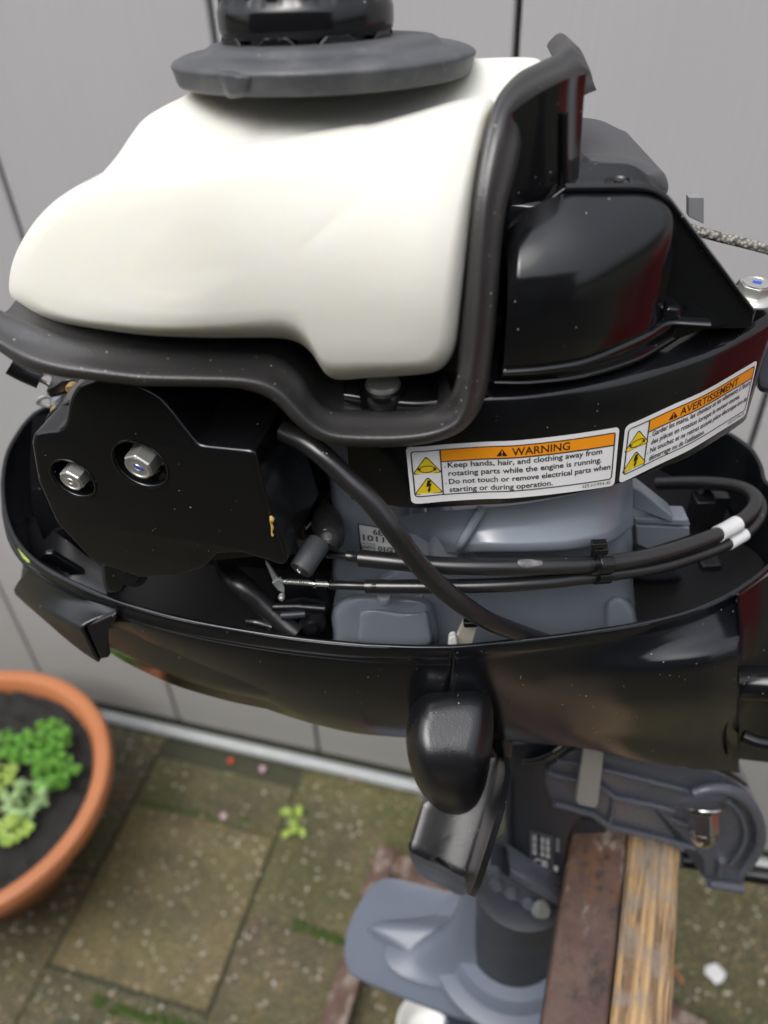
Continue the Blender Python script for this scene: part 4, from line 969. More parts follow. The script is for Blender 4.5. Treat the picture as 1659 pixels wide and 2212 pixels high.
# carrying grip, lower left
hk_top = CZ(ZC((135, 935), (170, 985), (280, 1060), (380, 1105), (480, 1135)), 1.292)
hk_o = CN([(p[0], p[1], p[2]) for p in ZC((70, 1035, .035), (110, 1065, .015), (200, 1125, -.012), (280, 1170, -.028), (345, 1192, -.036))])
hk_m = CN([(p[0], p[1], p[2]) for p in ZC((72, 1000, .032), (120, 1010, .012), (230, 1085, -.014), (320, 1130, -.030), (420, 1150, -.040))])
hk_b = CN([(p[0], p[1], p[2]) for p in ZC((75, 1050, .038), (130, 1100, .02), (240, 1190, -.004), (330, 1270, -.018), (415, 1325, -.026))])
ga_ = resample(cat(hk_top, 6), 40)
grip_px = ZC((75, 1000), (130, 935), (210, 985), (300, 1035), (400, 1085), (482, 1135), (485, 1180), (440, 1190), (360, 1193), (335, 1190), (200, 1115), (95, 1060), (70, 1040))
G1 = CZ(ZC((128, 938), (210, 988), (300, 1037), (400, 1085), (484, 1133)), 1.291)
G2 = CN([(p[0], p[1], p[2]) for p in ZC((72, 1030, .030), (130, 1075, .012), (220, 1128, -.012), (300, 1172, -.028), (352, 1192, -.036))])
G3 = CN([(p[0], p[1], p[2]) for p in ZC((74, 1048, .034), (135, 1105, .016), (230, 1185, -.008), (340, 1275, -.022), (415, 1325, -.030))])
G1 = resample(cat(G1, 6), 40); G2 = resample(cat(G2, 6), 40); G3 = resample(cat(G3, 6), 40)
grip = loft('carry_grip', [G1+MY*.004, G1, G1*.8+G2*.2-MZ*.0004, G1*.4+G2*.6+MZ*.0006, G1*.08+G2*.92+MZ*.0004, G2, G2*.95+G3*.05-MY*.0003, G2*.5+G3*.5, G3, G3+MY*.006+MZ*.001, G3+MY*.05+MZ*.02], MT['satin'], cow, n=60, sub=2, smooth_c=False, sharp=60, thick=.002)
e1 = G1[-1]; e2 = G2[-1]; e3 = G3[-1]
plate('grip_end', CN([(p[0], p[1], p[2]) for p in ZC((352, 1190, -.0355), (484, 1134, -.0355), (480, 1160, -.0355), (450, 1200, -.0355), (445, 1240, -.0355), (455, 1320, -.0355), (418, 1326, -.0355))]), MY*.004, MT['satin'], cow, bevel=.0015)
# yellowish lichen on the rim
tube('lichen', [on_z(*p, zrim-.004) for p in ZH((170, 1690), (215, 1770), (265, 1815))], .0012, MT['leafyellow'], cow, seg=6)

# ---------- things inside the cowl
MT['matt'] = plastic('matt_black_plastic', (.006, .006, .007), .6, spec=.3)
fr_ = inw(rimc, .008, zrim-.045); plate('bay_dark_sheet', fr_[::2], -MZ*.002, MT['matt'], cow, bevel=0)  # dull dark sheet added to keep reflections of the wall out of the bay
puff('crankcase', [(880, 1120), (1000, 1112), (1200, 1108), (1320, 1095), (1358, 1110), (1366, 1160), (1368, 1260), (1375, 1330), (1368, 1430), (1000, 1470), (700, 1460), (716, 1330), (735, 1290), (800, 1250), (850, 1210)], (1080, 1290), lambda u, v: -.026-.012*math.sin(max(0, min(3.14, (u-760)/190))), MT['grey'], mot, nS=.022, r=36, D=.06, n=160)
T1 = CN([(p[0], p[1], p[2]) for p in ZD((60, 760, -.030), (200, 720, -.046), (420, 700, -.052), (640, 680, -.050), (850, 640, -.042), (1000, 600, -.03), (1095, 560, -.012))])
T2 = CN([(p[0], p[1], p[2]) for p in ZD((140, 790, -.030), (260, 790, -.044), (450, 775, -.052), (650, 765, -.052), (850, 735, -.046), (1010, 690, -.034), (1100, 630, -.014))])
T3 = CN([(p[0], p[1], p[2]) for p in ZD((230, 840, -.030), (330, 850, -.048), (480, 848, -.058), (660, 845, -.059), (850, 835, -.054), (1000, 800, -.042), (1098, 730, -.018))])
T4 = CN([(p[0], p[1], p[2]) for p in ZD((250, 880, -.028), (340, 885, -.046), (490, 880, -.056), (660, 880, -.057), (850, 870, -.052), (1005, 840, -.040), (1100, 770, -.016))])
loft('crankcase_neck', [T1, T2, T3*.7+T2*.3, T3, T4, T4+MY*.012-MZ*.002, T4+MY*.02-MZ*.03], MT['grey'], mot, n=80, sub=4, sharp=70)
tube('casting_rib', CN([(p[0], p[1], p[2]) for p in ZD((470, 700, -.0535), (430, 770, -.054), (390, 835, -.056), (370, 870, -.05))]), .0022, MT['grey'], mot, seg=12)
puff('casting_boss', ZD((250, 880), (260, 800), (330, 770), (380, 830), (400, 900), (360, 950), (270, 940)), ZD((320, 860))[0], lambda u, v: -.045, MT['grey'], mot, nS=.012, r=18, D=.03, n=60)
puff('crankcase_pan', ZI((1200, 1250), (1215, 1180), (1280, 1100), (1380, 1060), (1560, 1050), (1800, 1060), (2000, 1090), (2080, 1150), (2100, 1500), (1230, 1560), (1215, 1400)), ZI((1650, 1300))[0], lambda u, v: -.048, MT['grey'], mot, nS=.014, r=20, D=.03, n=90)
puff('pan_step', ZI((1440, 1270), (1450, 1215), (1500, 1188), (1660, 1190), (1850, 1215), (1980, 1215), (2030, 1200), (2060, 1300), (2060, 1500), (1460, 1500)), ZI((1740, 1340))[0], lambda u, v: -.053, MT['grey'], mot, nS=.006, r=9, D=.02, n=90)
puff('corner_boss', ZD((980, 1170), (985, 1090), (1030, 1060), (1080, 1080), (1110, 1130), (1112, 1230), (1000, 1240)), ZD((1050, 1130))[0], lambda u, v: -.036, MT['grey'], mot, nS=.01, r=16, D=.03, n=60)
puff('cylinder_side', [(700, 930), (880, 930), (890, 1100), (880, 1270), (730, 1280), (722, 1150), (712, 1050)], (800, 1100), lambda u, v: -.022, MT['grey'], mot, nS=.012, r=22, D=.05, n=90)
for k, P in enumerate((ZD((1095, 610), (1130, 625), (1270, 735), (1262, 760), (1100, 700)), ZD((1100, 740), (1330, 745), (1340, 775), (1110, 760)), ZD((1110, 770), (1335, 780), (1338, 812), (1160, 870), (1115, 850)))):
    plate('web', CN(P, -.004+.003*k), MY*.012, MT['grey'], mot, bevel=.0012, segs=3)
puff('web_foot', ZD((1100, 850), (1160, 900), (1250, 930), (1300, 990), (1100, 990)), ZD((1170, 930))[0], lambda u, v: .0, MT['body'], mot, nS=.01, r=10, D=.02, n=50)
# serial label
slab_c = [(775.5, 1133.5), (853, 1147), (853, 1194), (781, 1189.5)]
SLN = -.0232
def sl(x, y, n=SLN):
    c = [np.array(q) for q in slab_c]; p = (c[0]*(1-x)+c[1]*x)*(1-y)+(c[3]*(1-x)+c[2]*x)*y; return on_n(p[0], p[1], n)
srl = mk('serial_label', [sl(0, 0), sl(1, 0), sl(1, 1), sl(0, 1)], [(0, 1, 2, 3)], MT['white'], mot, smooth=False, thick=.0002)
tag(srl, 'small white serial number label')
def sltext(name, txt, x, y, h, w, mat, n):
    cu = bpy.data.curves.new('t', 'FONT'); cu.body = txt; cu.size = 1; cu.offset = .015; cu.resolution_u = 3
    ob = bpy.data.objects.new('t', cu); COL.objects.link(ob); me = bpy.data.meshes.new_from_object(ob.evaluated_get(bpy.context.evaluated_depsgraph_get()))
    V = np.array([v.co[:] for v in me.vertices]); F = [list(p.vertices) for p in me.polygons]; bpy.data.objects.remove(ob)
    x0, x1 = V[:, 0].min(), V[:, 0].max(); mk(name, [sl(x+(v[0]-x0)*w/(x1-x0), y-v[1]/.7*h, n) for v in V], F, mat, srl, smooth=False)
def slq(name, x0, y0, x1, y1, mat, n): mk(name, [sl(x0, y0, n), sl(x1, y0, n), sl(x1, y1, n), sl(x0, y1, n)], [(0, 1, 2, 3)], mat, srl, smooth=False)
slq('label_border', -.03, -.04, 1.03, 1.04, MT['ink'], SLN+.00002); slq('label_field', .0, .0, 1, .63, MT['white'], SLN-.0002); slq('label_field', 0, .68, .42, 1, MT['ink'], SLN-.0002); slq('label_field', .47, .72, 1, 1, MT['white'], SLN-.0002)
sltext('serial_text', '6E0', .38, .30, .22, .42, MT['ink'], SLN-.0003); sltext('serial_text', '10119', .08, .58, .22, .86, MT['ink'], SLN-.0003); sltext('serial_text', 'MFG', .03, .81, .1, .36, MT['white'], SLN-.0003); sltext('serial_text', 'date', .03, .97, .1, .34, MT['white'], SLN-.0003); sltext('serial_text', '01/2', .5, .98, .2, .45, MT['ink'], SLN-.0003)
# cables
cabU = ZD((-35, 905, -.058), (100, 918, -.062), (300, 935, -.066), (500, 940, -.067), (700, 938, -.065), (900, 932, -.058), (1000, 926, -.053), (1150, 902, -.043), (1300, 862, -.030), (1450, 806, -.015), (1530, 762, -.004), (1590, 710, .008), (1605, 665, .018), (1570, 625, .03), (1480, 600, .045), (1350, 592, .058), (1200, 595, .07))
cabL = ZD((-10, 1021, -.058), (100, 1022, -.060), (250, 1022, -.063), (500, 1018, -.066), (700, 1006, -.065), (900, 984, -.058), (1000, 972, -.053), (1200, 943, -.040), (1350, 900, -.026), (1470, 855, -.014), (1560, 805, -.003), (1618, 745, .01), (1630, 690, .02), (1600, 640, .03), (1520, 610, .045), (1400, 600, .058))
tube('control_cable', CN(cabU), .0041, MT['hose'], mot, seg=20)
tube('control_cable', CN(cabL), .0034, MT['hose'], mot, seg=20)
tube('cable_tape', CN(ZD((1450, 806, -.0152), (1490, 785, -.0095), (1530, 762, -.0045))), .0045, MT['tape'], mot, seg=20)
tube('cable_tape', CN(ZD((1492, 845, -.0115), (1525, 826, -.0075), (1560, 805, -.0035))), .0038, MT['tape'], mot, seg=20)
tube('cable_scuff', CN(ZD((590, 930, -.0668), (650, 928, -.0672), (720, 926, -.0665))), [.0009, .0022, .0012], plastic('scuffed_rubber', (.09, .09, .095), .6, wear=.5), mot, seg=12)
tube('cable_core', CN(ZI((1165, 715, -.05), (1300, 725, -.054), (1480, 740, -.058))), .0017, MT['hose'], mot, seg=14)
tube('cable_boot', CN(ZI((1340, 725, -.055), (1400, 732, -.056), (1470, 740, -.058))), .0026, MT['hose'], mot, seg=14)
tube('cable_core', CN(ZI((1190, 975, -.055), (1400, 982, -.057), (1600, 988, -.060))), .0022, MT['hose'], mot, seg=14)
# threaded throttle rod
tr = CN(ZI((775, 942, -.050), (800, 945, -.0515), (960, 955, -.053), (1070, 965, -.054), (1190, 970, -.055)))
tube('throttle_rod', tr, [.0009, .0010, .0008, .0014, .0014], MT['zinc'], mot, seg=12, smooth_c=False)
th0, th1 = tr[1], tr[2]; td = _n(th1-th0)
for k in range(11): lathe('rod_thread', th0+td*(.0008+k*.00105), td, [(.0010, 0), (.0016, .0003), (.0010, .0006)], MT['zinc'], mot, seg=12)
for q in (1060, 1185): lathe('rod_collar', CN(ZI((q, 966, -.0542)))[0], td, [(.0016, -.0006), (.0022, -.0004), (.0022, .0006), (.0016, .0008)], MT['chrome'], mot, seg=14)
plate('rod_bracket', CN(ZI((630, 780), (660, 800), (745, 930), (700, 945)), -.048), MY*.002, MT['alu'], mot, bevel=.0004)
plate('rod_bracket', CN(ZI((690, 960), (740, 1020), (800, 1060), (800, 1000), (770, 930), (745, 930)), -.049), MY*.002, MT['alu'], mot, bevel=.0004)
lathe('rod_pin', CN(ZI((775, 1065, -.050)))[0], -MY, [(.0016, 0), (.0016, .002), (.001, .003)], MT['zinc'], mot, seg=12)
# cable clip
ckx = CN(ZD((965, 930, -.058)))[0]; cdir = _n(CN(ZD((1000, 926, -.053)))[0]-CN(ZD((900, 932, -.058)))[0]); cs, ct, ca = frame(cdir)
clip = lathe('cable_clip', ckx-cdir*.004, cdir, [(.0039, 0), (.0054, .0002), (.0054, .0085), (.0039, .0087)], MT['gloss'], mot, seg=24, bevel=.0003)
lw = CN(ZD((965, 976, -.056)))[0]
lathe('clip_ring', lw-cdir*.004, cdir, [(.003, 0), (.0043, .0002), (.0043, .0085), (.003, .0087)], MT['gloss'], clip, seg=24)
box('clip_block', CN(ZD((960, 880, -.054)))[0], (.0088, .006, .0085), MT['gloss'], clip, ax=(cdir, MY, MZ), bevel=.0008)
box('clip_tab', CN(ZD((958, 845, -.056)))[0], (.0095, .004, .003), MT['gloss'], clip, ax=(cdir, MY, MZ), bevel=.0006)
# fuel hose across the front
hose = ZC((1180, 380, -.055), (1260, 420, -.062), (1340, 480, -.068), (1430, 565, -.073), (1530, 660, -.078))+ZD((90, 770, -.082), (170, 880, -.083), (260, 985, -.083), (370, 1080, -.082), (490, 1160, -.077), (600, 1205, -.067), (700, 1240, -.058), (790, 1268, -.050))
tube('fuel_hose', CN(hose), .0044, MT['hose'], mot, seg=24)
# beige hook that holds the hose at the rim
plate('hose_hook', CN(ZD((335, 1275), (352, 1265), (395, 1172), (455, 1192), (432, 1272), (420, 1300), (335, 1300)), -.063), MY*.003, MT['beige'], mot, bevel=.0008)
box('hook_tab', CN(ZD((425, 1172, -.064)))[0], (.007, .004, .0035), MT['gloss'], mot, ax=(MX, MY, MZ), bevel=.0008)
puff('hook_foot', ZD((335, 1285), (333, 1240), (345, 1225), (365, 1225), (372, 1285)), ZD((352, 1255))[0], lambda u, v: -.066, MT['plasticwhite'], mot, nS=.003, r=5, D=.003, n=40)
# spark plug boot and mesh sleeve
b1 = CN(ZI((935, 850, -.068)))[0]; b2 = CN(ZI((1105, 600, -.055)))[0]
bd = _n(b1-b2); bo = lathe('plug_boot', b2, bd, [(.0050, 0), (.0056, .001), (.0056, np.linalg.norm(b1-b2)-.001), (.0052, np.linalg.norm(b1-b2))], MT['boot'], mot, seg=36)
lathe('boot_end', b1+bd*.0001, bd, [(.0045, -.001), (.0045, .0002), (.002, .0001)], MT['ink'], bo, seg=24)
tube('boot_glint', [b1+bd*.0006+frame(bd)[0]*.0012*math.cos(a)+frame(bd)[1]*.0012*math.sin(a) for a in (2.2, 2.8, 3.4, 4.0, 4.6)], .0003, MT['plasticwhite'], bo, seg=6)  # white crescent modelled to stand for a highlight on the boot end
slv = tube('mesh_sleeve', CN(ZI((1080, 300, -.02), (1130, 400, -.03), (1180, 480, -.042), (1190, 560, -.05), (1160, 640, -.054))), [.006, .0075, .0075, .007, .006], plastic('woven_sleeve', (.012, .012, .012), .5, grain=1, gs=500, dust=.5), mot, seg=20)
lathe('casting_stud', CN(ZD((68, 1062, -.055)))[0], MZ-MY*.3, [(.0035, -.004), (.0035, .001), (.0030, .0018), (.0018, .0018), (.0016, .001)], MT['grey'], mot, seg=20)
tube('clip_wire', CN(ZI((980, 495, -.04), (1080, 380, -.035))), .0006, MT['zinc'], mot, seg=6, smooth_c=False)
plate('sleeve_guard', CN(ZI((880, 20), (920, 130), (985, 590), (960, 600), (880, 560), (780, 400), (740, 0)), -.045), MY*.02, MT['gloss'], mot, bevel=.0008)
# dark fittings in the shade
tube('breather_hose', CN(ZI((250, 640, -.01), (300, 850, -.02), (420, 980, -.03), (600, 1140, -.035), (760, 1280, -.04), (900, 1400, -.045))), [.004, .0055, .0062, .006, .006, .006], MT['hose'], mot, seg=20)
puff('linkage_plate', ZI((700, 1150), (930, 1060), (1150, 1110), (1190, 1250), (1200, 1450), (900, 1440), (760, 1300)), ZI((980, 1270))[0], lambda u, v: -.035, MT['satin'], mot, nS=.01, r=12, D=.02, n=60)
tube('linkage_rod', CN(ZI((700, 1165, -.042), (900, 1160, -.042), (1150, 1180, -.044))), .002, MT['satin'], mot, seg=10, smooth_c=False)
tube('linkage_rod', CN(ZI((480, 1290, -.04), (560, 1300, -.042), (690, 1340, -.044))), .0022, MT['satin'], mot, seg=10)
tube('linkage_rod', CN(ZI((770, 1240, -.044), (980, 1225, -.044))), .0022, MT['body'], mot, seg=10, smooth_c=False)
lathe('linkage_boss', CN(ZI((1040, 1280, -.04)))[0], -MY+MZ*.2, [(.007, 0), (.007, .004), (.003, .005), (.003, .007)], MT['satin'], mot, seg=24)
lathe('linkage_boss', CN(ZH((1150, 1890, -.03)))[0], -MY*.9+MZ*.2, [(.008, 0), (.008, .003), (.004, .004), (.004, .006)], MT['satin'], mot, seg=28)
puff('inner_bracket', ZH((880, 1850), (930, 1800), (1010, 1850), (1100, 1990), (1040, 2080), (920, 2070)), ZH((990, 1950))[0], lambda u, v: -.03, MT['satin'], mot, nS=.006, r=8, D=.01, n=50)
plate('inner_rib', CN(ZH((330, 1790), (390, 1740), (450, 1740), (900, 2020), (870, 2060), (340, 1800)), .02), MY*.004, MT['cowl'], mot, bevel=.001)
# back of the bay: black structure that closes the view
loft('bay_back', [CN([(70, 900, .08), (300, 860, .06), (700, 850, .04), (900, 850, .04)]), CN([(70, 1100, .06), (300, 1150, .05), (700, 1150, .03), (900, 1150, .03)]), CN([(150, 1300, .05), (300, 1320, .04), (700, 1350, .03), (900, 1380, .03)])], MT['gloss'], mot, n=40, sub=2)
# right side fittings
for q, w_, h_ in ((ZD((1380, 700, .05))[0], .012, .02), (ZD((1440, 690, .055))[0], .010, .024), (ZD((1400, 960, .02))[0], .012, .022), (ZD((1480, 960, .03))[0], .02, .016), (ZD((1400, 1070, .0))[0], .018, .006)):
    box('relay_block', CN([q])[0], (w_, .012, h_), MT['satin'], mot, ax=(MX, MY, MZ), bevel=.001)

# ---------- cowl latch lever hanging at the front
bulb = [(902, 1506), (912, 1492), (935, 1483), (970, 1478), (1005, 1477), (1035, 1481), (1055, 1494), (1063, 1515), (1066, 1570), (1062, 1620), (1056, 1665), (1046, 1705), (1030, 1738), (1005, 1757), (978, 1760), (948, 1750), (920, 1725), (898, 1690), (883, 1645), (877, 1600), (880, 1560), (890, 1525)]
lev = puff('latch_lever', bulb, (968, 1610), lambda u, v: -.107+.016*(math.log1p(math.exp((1650-v)/22.))*22./75.)+max(0, (v-1690)/70.)**2*.006, MT['satin'], mot, nS=.016, r=48, D=.03, n=140, shrink=.8, dz=-.035)
tail_px = [(912, 1735), (930, 1720), (975, 1728), (1020, 1700), (1050, 1660), (1078, 1628), (1082, 1640), (1068, 1710), (1048, 1780), (1025, 1850), (1008, 1893), (998, 1896), (960, 1876), (925, 1862), (905, 1852), (886, 1842), (884, 1830), (896, 1790)]
tp0 = on_n(950, 1800, -.080); tpn = _n(-MY*.66+MZ*.82)
def TP(pts, off=0): return np.array([on_plane(p[0], p[1], tp0+tpn*off, tpn) for p in pts])
puff('lever_tail', tail_px, (985, 1800), lambda u, v: mcoord(TP([(u, v)])[0])[1]+.0012*math.exp(-((u-968-(1800-v)*.25)/38.)**2), MT['satin'], lev, nS=.003, r=5, D=.012, n=160, shrink=.96, dz=-.014, smooth_c=False, sharp=60)
ea_ = TP(ZJ((214, 985)))[0]; eb_ = TP(ZJ((702, 1226)))[0]; bn_ = _n(np.cross(eb_-ea_, -MZ*.93+MY*.36))
def BP(pts): return np.array([on_plane(p[0], p[1], ea_, bn_) for p in pts])
plate('lever_front', BP(ZJ((214, 985), (300, 1045), (380, 1070), (470, 1105), (560, 1152), (640, 1200), (702, 1226), (728, 1330), (700, 1378), (640, 1375), (590, 1350), (540, 1318), (470, 1290), (380, 1252), (290, 1185), (235, 1080))), MY*.008-MZ*.004, MT['satin'], lev, bevel=.001, segs=3)
ec_ = TP(ZJ((1002, 165)))[0]; rn_ = _n(np.cross(ec_-eb_, -MZ*.93+MY*.36)); rn_ = rn_ if rn_@(CAM-ec_) > 0 else -rn_
def SPn(pts): return np.array([on_plane(p[0], p[1], ec_, rn_) for p in pts])
plate('lever_side', SPn(ZJ((1002, 165), (1040, 180), (1045, 330), (985, 640), (880, 980), (790, 1260), (735, 1375), (712, 1360), (706, 1228), (800, 900), (880, 620), (960, 330))), -rn_*.003, MT['satin'], lev, bevel=0)
plate('latch_neck', CN([(915, 1540), (1040, 1530), (1075, 1570), (1110, 1605), (1105, 1640), (1060, 1640), (1000, 1640), (905, 1600)], -.048), MY*.03, MT['cowl'], mot, bevel=.002, segs=3)

# ---------- swivel housing, clamp bracket, drive shaft housing and lower unit
swv = [(1098, 1600), (1110, 1600), (1200, 1590), (1330, 1600), (1340, 1700), (1262, 1760), (1228, 1805), (1215, 1950), (1160, 1920), (1100, 1872), (1093, 1800), (1092, 1700)]
puff('swivel_housing', swv, (1180, 1750), lambda u, v: -.012+max(0, (1150-u)/60)*.008, MT['body'], mot, nS=.012, r=14, D=.07, n=110, smooth_c=True)
tube('housing_rib', CN([(p[0], p[1], p[2]) for p in ZJ((1075, 380, -.008), (1070, 700, -.008), (1090, 1100, -.008))]), .002, MT['body'], mot, seg=10)
lf = [CN([(p[0], p[1], p[2]) for p in ZJ((1090, 1140, -.030), (1250, 1240, -.034), (1400, 1330, -.034), (1560, 1420, -.032))])]
loft('housing_flange', [lf[0]+MY*.02, lf[0], lf[0]-MZ*.006-MY*.002, lf[0]-MZ*.014, lf[0]-MZ*.018+MY*.02], MT['bracket'], mot, n=40, sub=3)
plate('flange_lower', CN([(p[0], p[1]) for p in ZJ((880, 1180), (920, 1150), (1000, 1180), (1100, 1240), (1300, 1370), (1480, 1480), (1490, 1570), (1400, 1550), (1200, 1470), (1000, 1340), (900, 1240))], -.026), MY*.03-MZ*.005, MT['bracket'], mot, bevel=.002)
for q in ZJ((950, 1165, -.028), (965, 1275, -.029), (1095, 1350, -.030), (1240, 1435, -.031)): bolt('flange_screw', CN([q])[0], -MY+MZ*.4, .0045, MT['bracket'], mot, h=.003, washer=1.2)
bolt('flange_bolt', CN(ZJ((1350, 1490, -.034)))[0], -MY+MZ*.7+MX*.4, .0066, plastic('dull_bolt', (.22, .23, .22), .45, metallic=.4), mot, h=.004, washer=1.25)
loft('cowl_lip', [CN([(p[0], p[1], p[2]) for p in ZJ((1190, 215, -.024), (1300, 205, -.028), (1440, 150, -.030), (1560, 60, -.026))]), CN([(p[0], p[1], p[2]) for p in ZJ((1200, 245, -.024), (1320, 240, -.028), (1460, 190, -.030), (1600, 90, -.026))]), CN([(p[0], p[1], p[2]) for p in ZJ((1210, 260, -.010), (1330, 255, -.012), (1470, 205, -.014), (1610, 100, -.01))])], MT['satin'], mot, n=30, sub=2, thick=.001)
# data plate on the housing
DP = [ZJ((1265, 818))[0], ZJ((1455, 868))[0], ZJ((1455, 1168))[0], ZJ((1265, 1112))[0]]; DP2 = [ZJ((1465, 870))[0], ZJ((1528, 885))[0], ZJ((1518, 1188))[0], ZJ((1465, 1172))[0]]
def quad(c, x, y, n):
    c = [np.array(q[:2]) for q in c]; p = (c[0]*(1-x)+c[1]*x)*(1-y)+(c[3]*(1-x)+c[2]*x)*y; return on_n(p[0], p[1], n)
def dq(name, c, x0, y0, x1, y1, mat, n, par): return mk(name, [quad(c, x0, y0, n), quad(c, x1, y0, n), quad(c, x1, y1, n), quad(c, x0, y1, n)], [(0, 1, 2, 3)], mat, par, smooth=False)
dpn = -.0130
dpl = dq('data_plate', DP, 0, 0, 1, 1, MT['alu'], dpn, mot); tag(dpl, 'small grey data plate with fine print and a CE mark')
dq('plate_field', DP, .03, .02, .97, .98, MT['body'], dpn-.0002, dpl)
for (x0, x1) in ((.10, .28), (.47, .63), (.70, .88)):
    for j in range(9):
        y0 = .07+j*.068; dq('print_line', DP, x0, y0, x1, y0+.048, MT['tape'] if j % 3 else MT['alu'], dpn-.0003, dpl)
def rot_text(c, txt, x, y, h, w, par, mat, n):
    cu = bpy.data.curves.new('t', 'FONT'); cu.body = txt; cu.size = 1; cu.offset = .03; cu.resolution_u = 3
    ob = bpy.data.objects.new('t', cu); COL.objects.link(ob); me = bpy.data.meshes.new_from_object(ob.evaluated_get(bpy.context.evaluated_depsgraph_get()))
    V = np.array([v.co[:] for v in me.vertices]); F = [list(p.vertices) for p in me.polygons]; bpy.data.objects.remove(ob)
    x0, x1 = V[:, 0].min(), V[:, 0].max(); mk('plate_text', [quad(c, x+(v[0]-x0)*w/(x1-x0), y-v[1]/.7*h, n) for v in V], F, mat, par, smooth=False)
rot_text(DP, 'CE', .18, .93, .17, .62, dpl, MT['tape'], dpn-.0003)
for j in range(6): dq('print_line', DP2, .3, .03+j*.065, .85, .078+j*.065, MT['alu'], dpn-.0003, dpl)
dq('print_line', DP2, .1, .82, .7, .97, MT['tape'], dpn-.0003, dpl)
# clamp bracket
kb = ZK((60, 420), (150, 330), (300, 250), (500, 250), (880, 340), (1130, 385), (1290, 420), (1420, 480), (1530, 580), (1600, 700), (1628, 850), (1605, 1000), (1540, 1110), (1490, 1190), (1470, 1275), (1350, 1250), (1235, 1225), (1222, 1140), (1215, 1065), (1130, 985), (900, 925), (520, 822), (470, 780), (400, 735), (260, 695), (130, 655), (70, 560))
def nb(u, v): return -.012
br = puff('clamp_bracket', kb, ZK((800, 640))[0], lambda u, v: -.014, MT['bracket'], mot, nS=.006, r=9, D=.045, n=200, shrink=.97)
def rib(P, r, n=-.0165): tube('bracket_rib', CN([(p[0], p[1]) for p in P], n), r, MT['bracket'], br, seg=12, smooth_c=False)
rib(ZK((140, 345), (480, 412), (800, 490), (1130, 578)), .0022); rib(ZK((80, 435), (290, 492), (460, 538), (560, 612), (800, 660), (985, 705)), .0024); rib(ZK((130, 655), (400, 728), (522, 815), (900, 910), (1130, 972)), .0026); rib(ZK((560, 612), (545, 720), (522, 815)), .0016); rib(ZK((975, 770), (1040, 800), (1100, 815)), .0022); rib(ZK((1330, 1060), (1310, 1170)), .003)
lipc = [ZK((1290+dx, 850+dy))[0] for dx, dy in [(-160, -272), (-60, -300), (60, -300), (170, -255), (250, -180), (300, -80), (318, 20), (300, 120), (250, 210), (190, 290)]]
tube('bracket_rim', CN(lipc, -.020), .0042, MT['bracket'], br, seg=16)
tube('bracket_rim', CN([ZK((1240+dx*.82, 850+dy*.82))[0] for dx, dy in [(170, -255), (250, -180), (300, -80), (318, 20), (300, 120), (250, 210), (190, 290)]], -.0175), .0022, MT['bracket'], br, seg=12)
tube('bracket_edge', CN(ZK((1235, 1225), (1350, 1243), (1475, 1262)), -.018), .0042, MT['bracket'], br, seg=14)
plate('clamp_inner', CN(ZK((180, 830), (200, 780), (300, 760), (500, 830), (520, 900), (280, 960), (200, 900)), .008), MY*.02, MT['body'], mot, bevel=.002)
wn_ = CN(ZK((1195, 700, -.022)))[0]; dn_ = CN(ZK((1203, 960, -.040)))[0]; nax = _n(dn_-wn_)
lathe('clamp_washer', wn_-nax*.004, nax, [(.0156, 0), (.0158, .0006), (.0156, .0014), (.0124, .0018), (.0124, .0028), (.008, .003)], MT['chrome'], mot, seg=36)
Ln = np.linalg.norm(dn_-wn_)
lathe('acorn_nut', wn_, nax, [(.0106, .0006), (.0110, .0012), (.0110, Ln*.60), (.0100, Ln*.66)], MT['chrome'], mot, seg=6, rot=.4, sharp=20, bevel=.0004)
lathe('nut_dome', wn_+nax*Ln*.65, nax, [(.0094, 0), (.0092, .0015)]+[(.0092*math.cos(a), .0015+.0092*math.sin(a)) for a in (.2, .4, .6, .8, 1., 1.2, 1.4, 1.55)], MT['chrome'], mot, seg=32)
sb = CN(ZK((345, 225), (492, 240), (478, 400), (447, 660), (425, 692), (300, 665), (283, 632)), -.030)
plate('flat_bar', sb, MY*.004, MT['alu'], mot, bevel=.0012, segs=3)
loft('bar_link', [CN([(p[0], p[1]) for p in ZK((500, 250), (650, 270), (820, 310), (880, 340))], -.014), CN([(p[0], p[1]) for p in ZK((500, 268), (650, 285), (800, 325), (870, 352))], -.016)], MT['alu'], mot, n=20, thick=.003)
loft('cowl_flap', [CN([(p[0], p[1], p[2]) for p in ZK((1120, 370, -.03), (1280, 395, -.03), (1420, 455, -.028), (1520, 525, -.022))]), CN([(p[0], p[1], p[2]) for p in ZK((1120, 385, -.03), (1260, 410, -.03), (1400, 475, -.028), (1500, 535, -.022))])], MT['satin'], mot, n=20, thick=.002)
def screw(name, pxs, n, r):
    c = CN([(p[0], p[1], n) for p in pxs]); d = _n(c[1]-c[0]); L = np.linalg.norm(c[1]-c[0]); prof = []
    k = 0; h = 0
    while h < L: prof.append((r*(1 if k % 2 else .84), h)); h += r*.24; k += 1
    return lathe(name, c[0], d, prof, MT['thread'], mot, seg=24, sharp=20)
screw('clamp_screw', ZK((1010, 1045), (1240, 1080)), .012, .0075)
screw('clamp_screw', ZK((1480, 1150), (1800, 1195)), .006, .0075)
lathe('clamp_pad', CN(ZK((985, 1040, .012)))[0], _n(CN(ZK((1240, 1080, .012)))[0]-CN(ZK((1010, 1045, .012)))[0]), [(.008, 0), (.0095, .001), (.0095, .004), (.007, .005)], MT['bracket'], mot, seg=28)
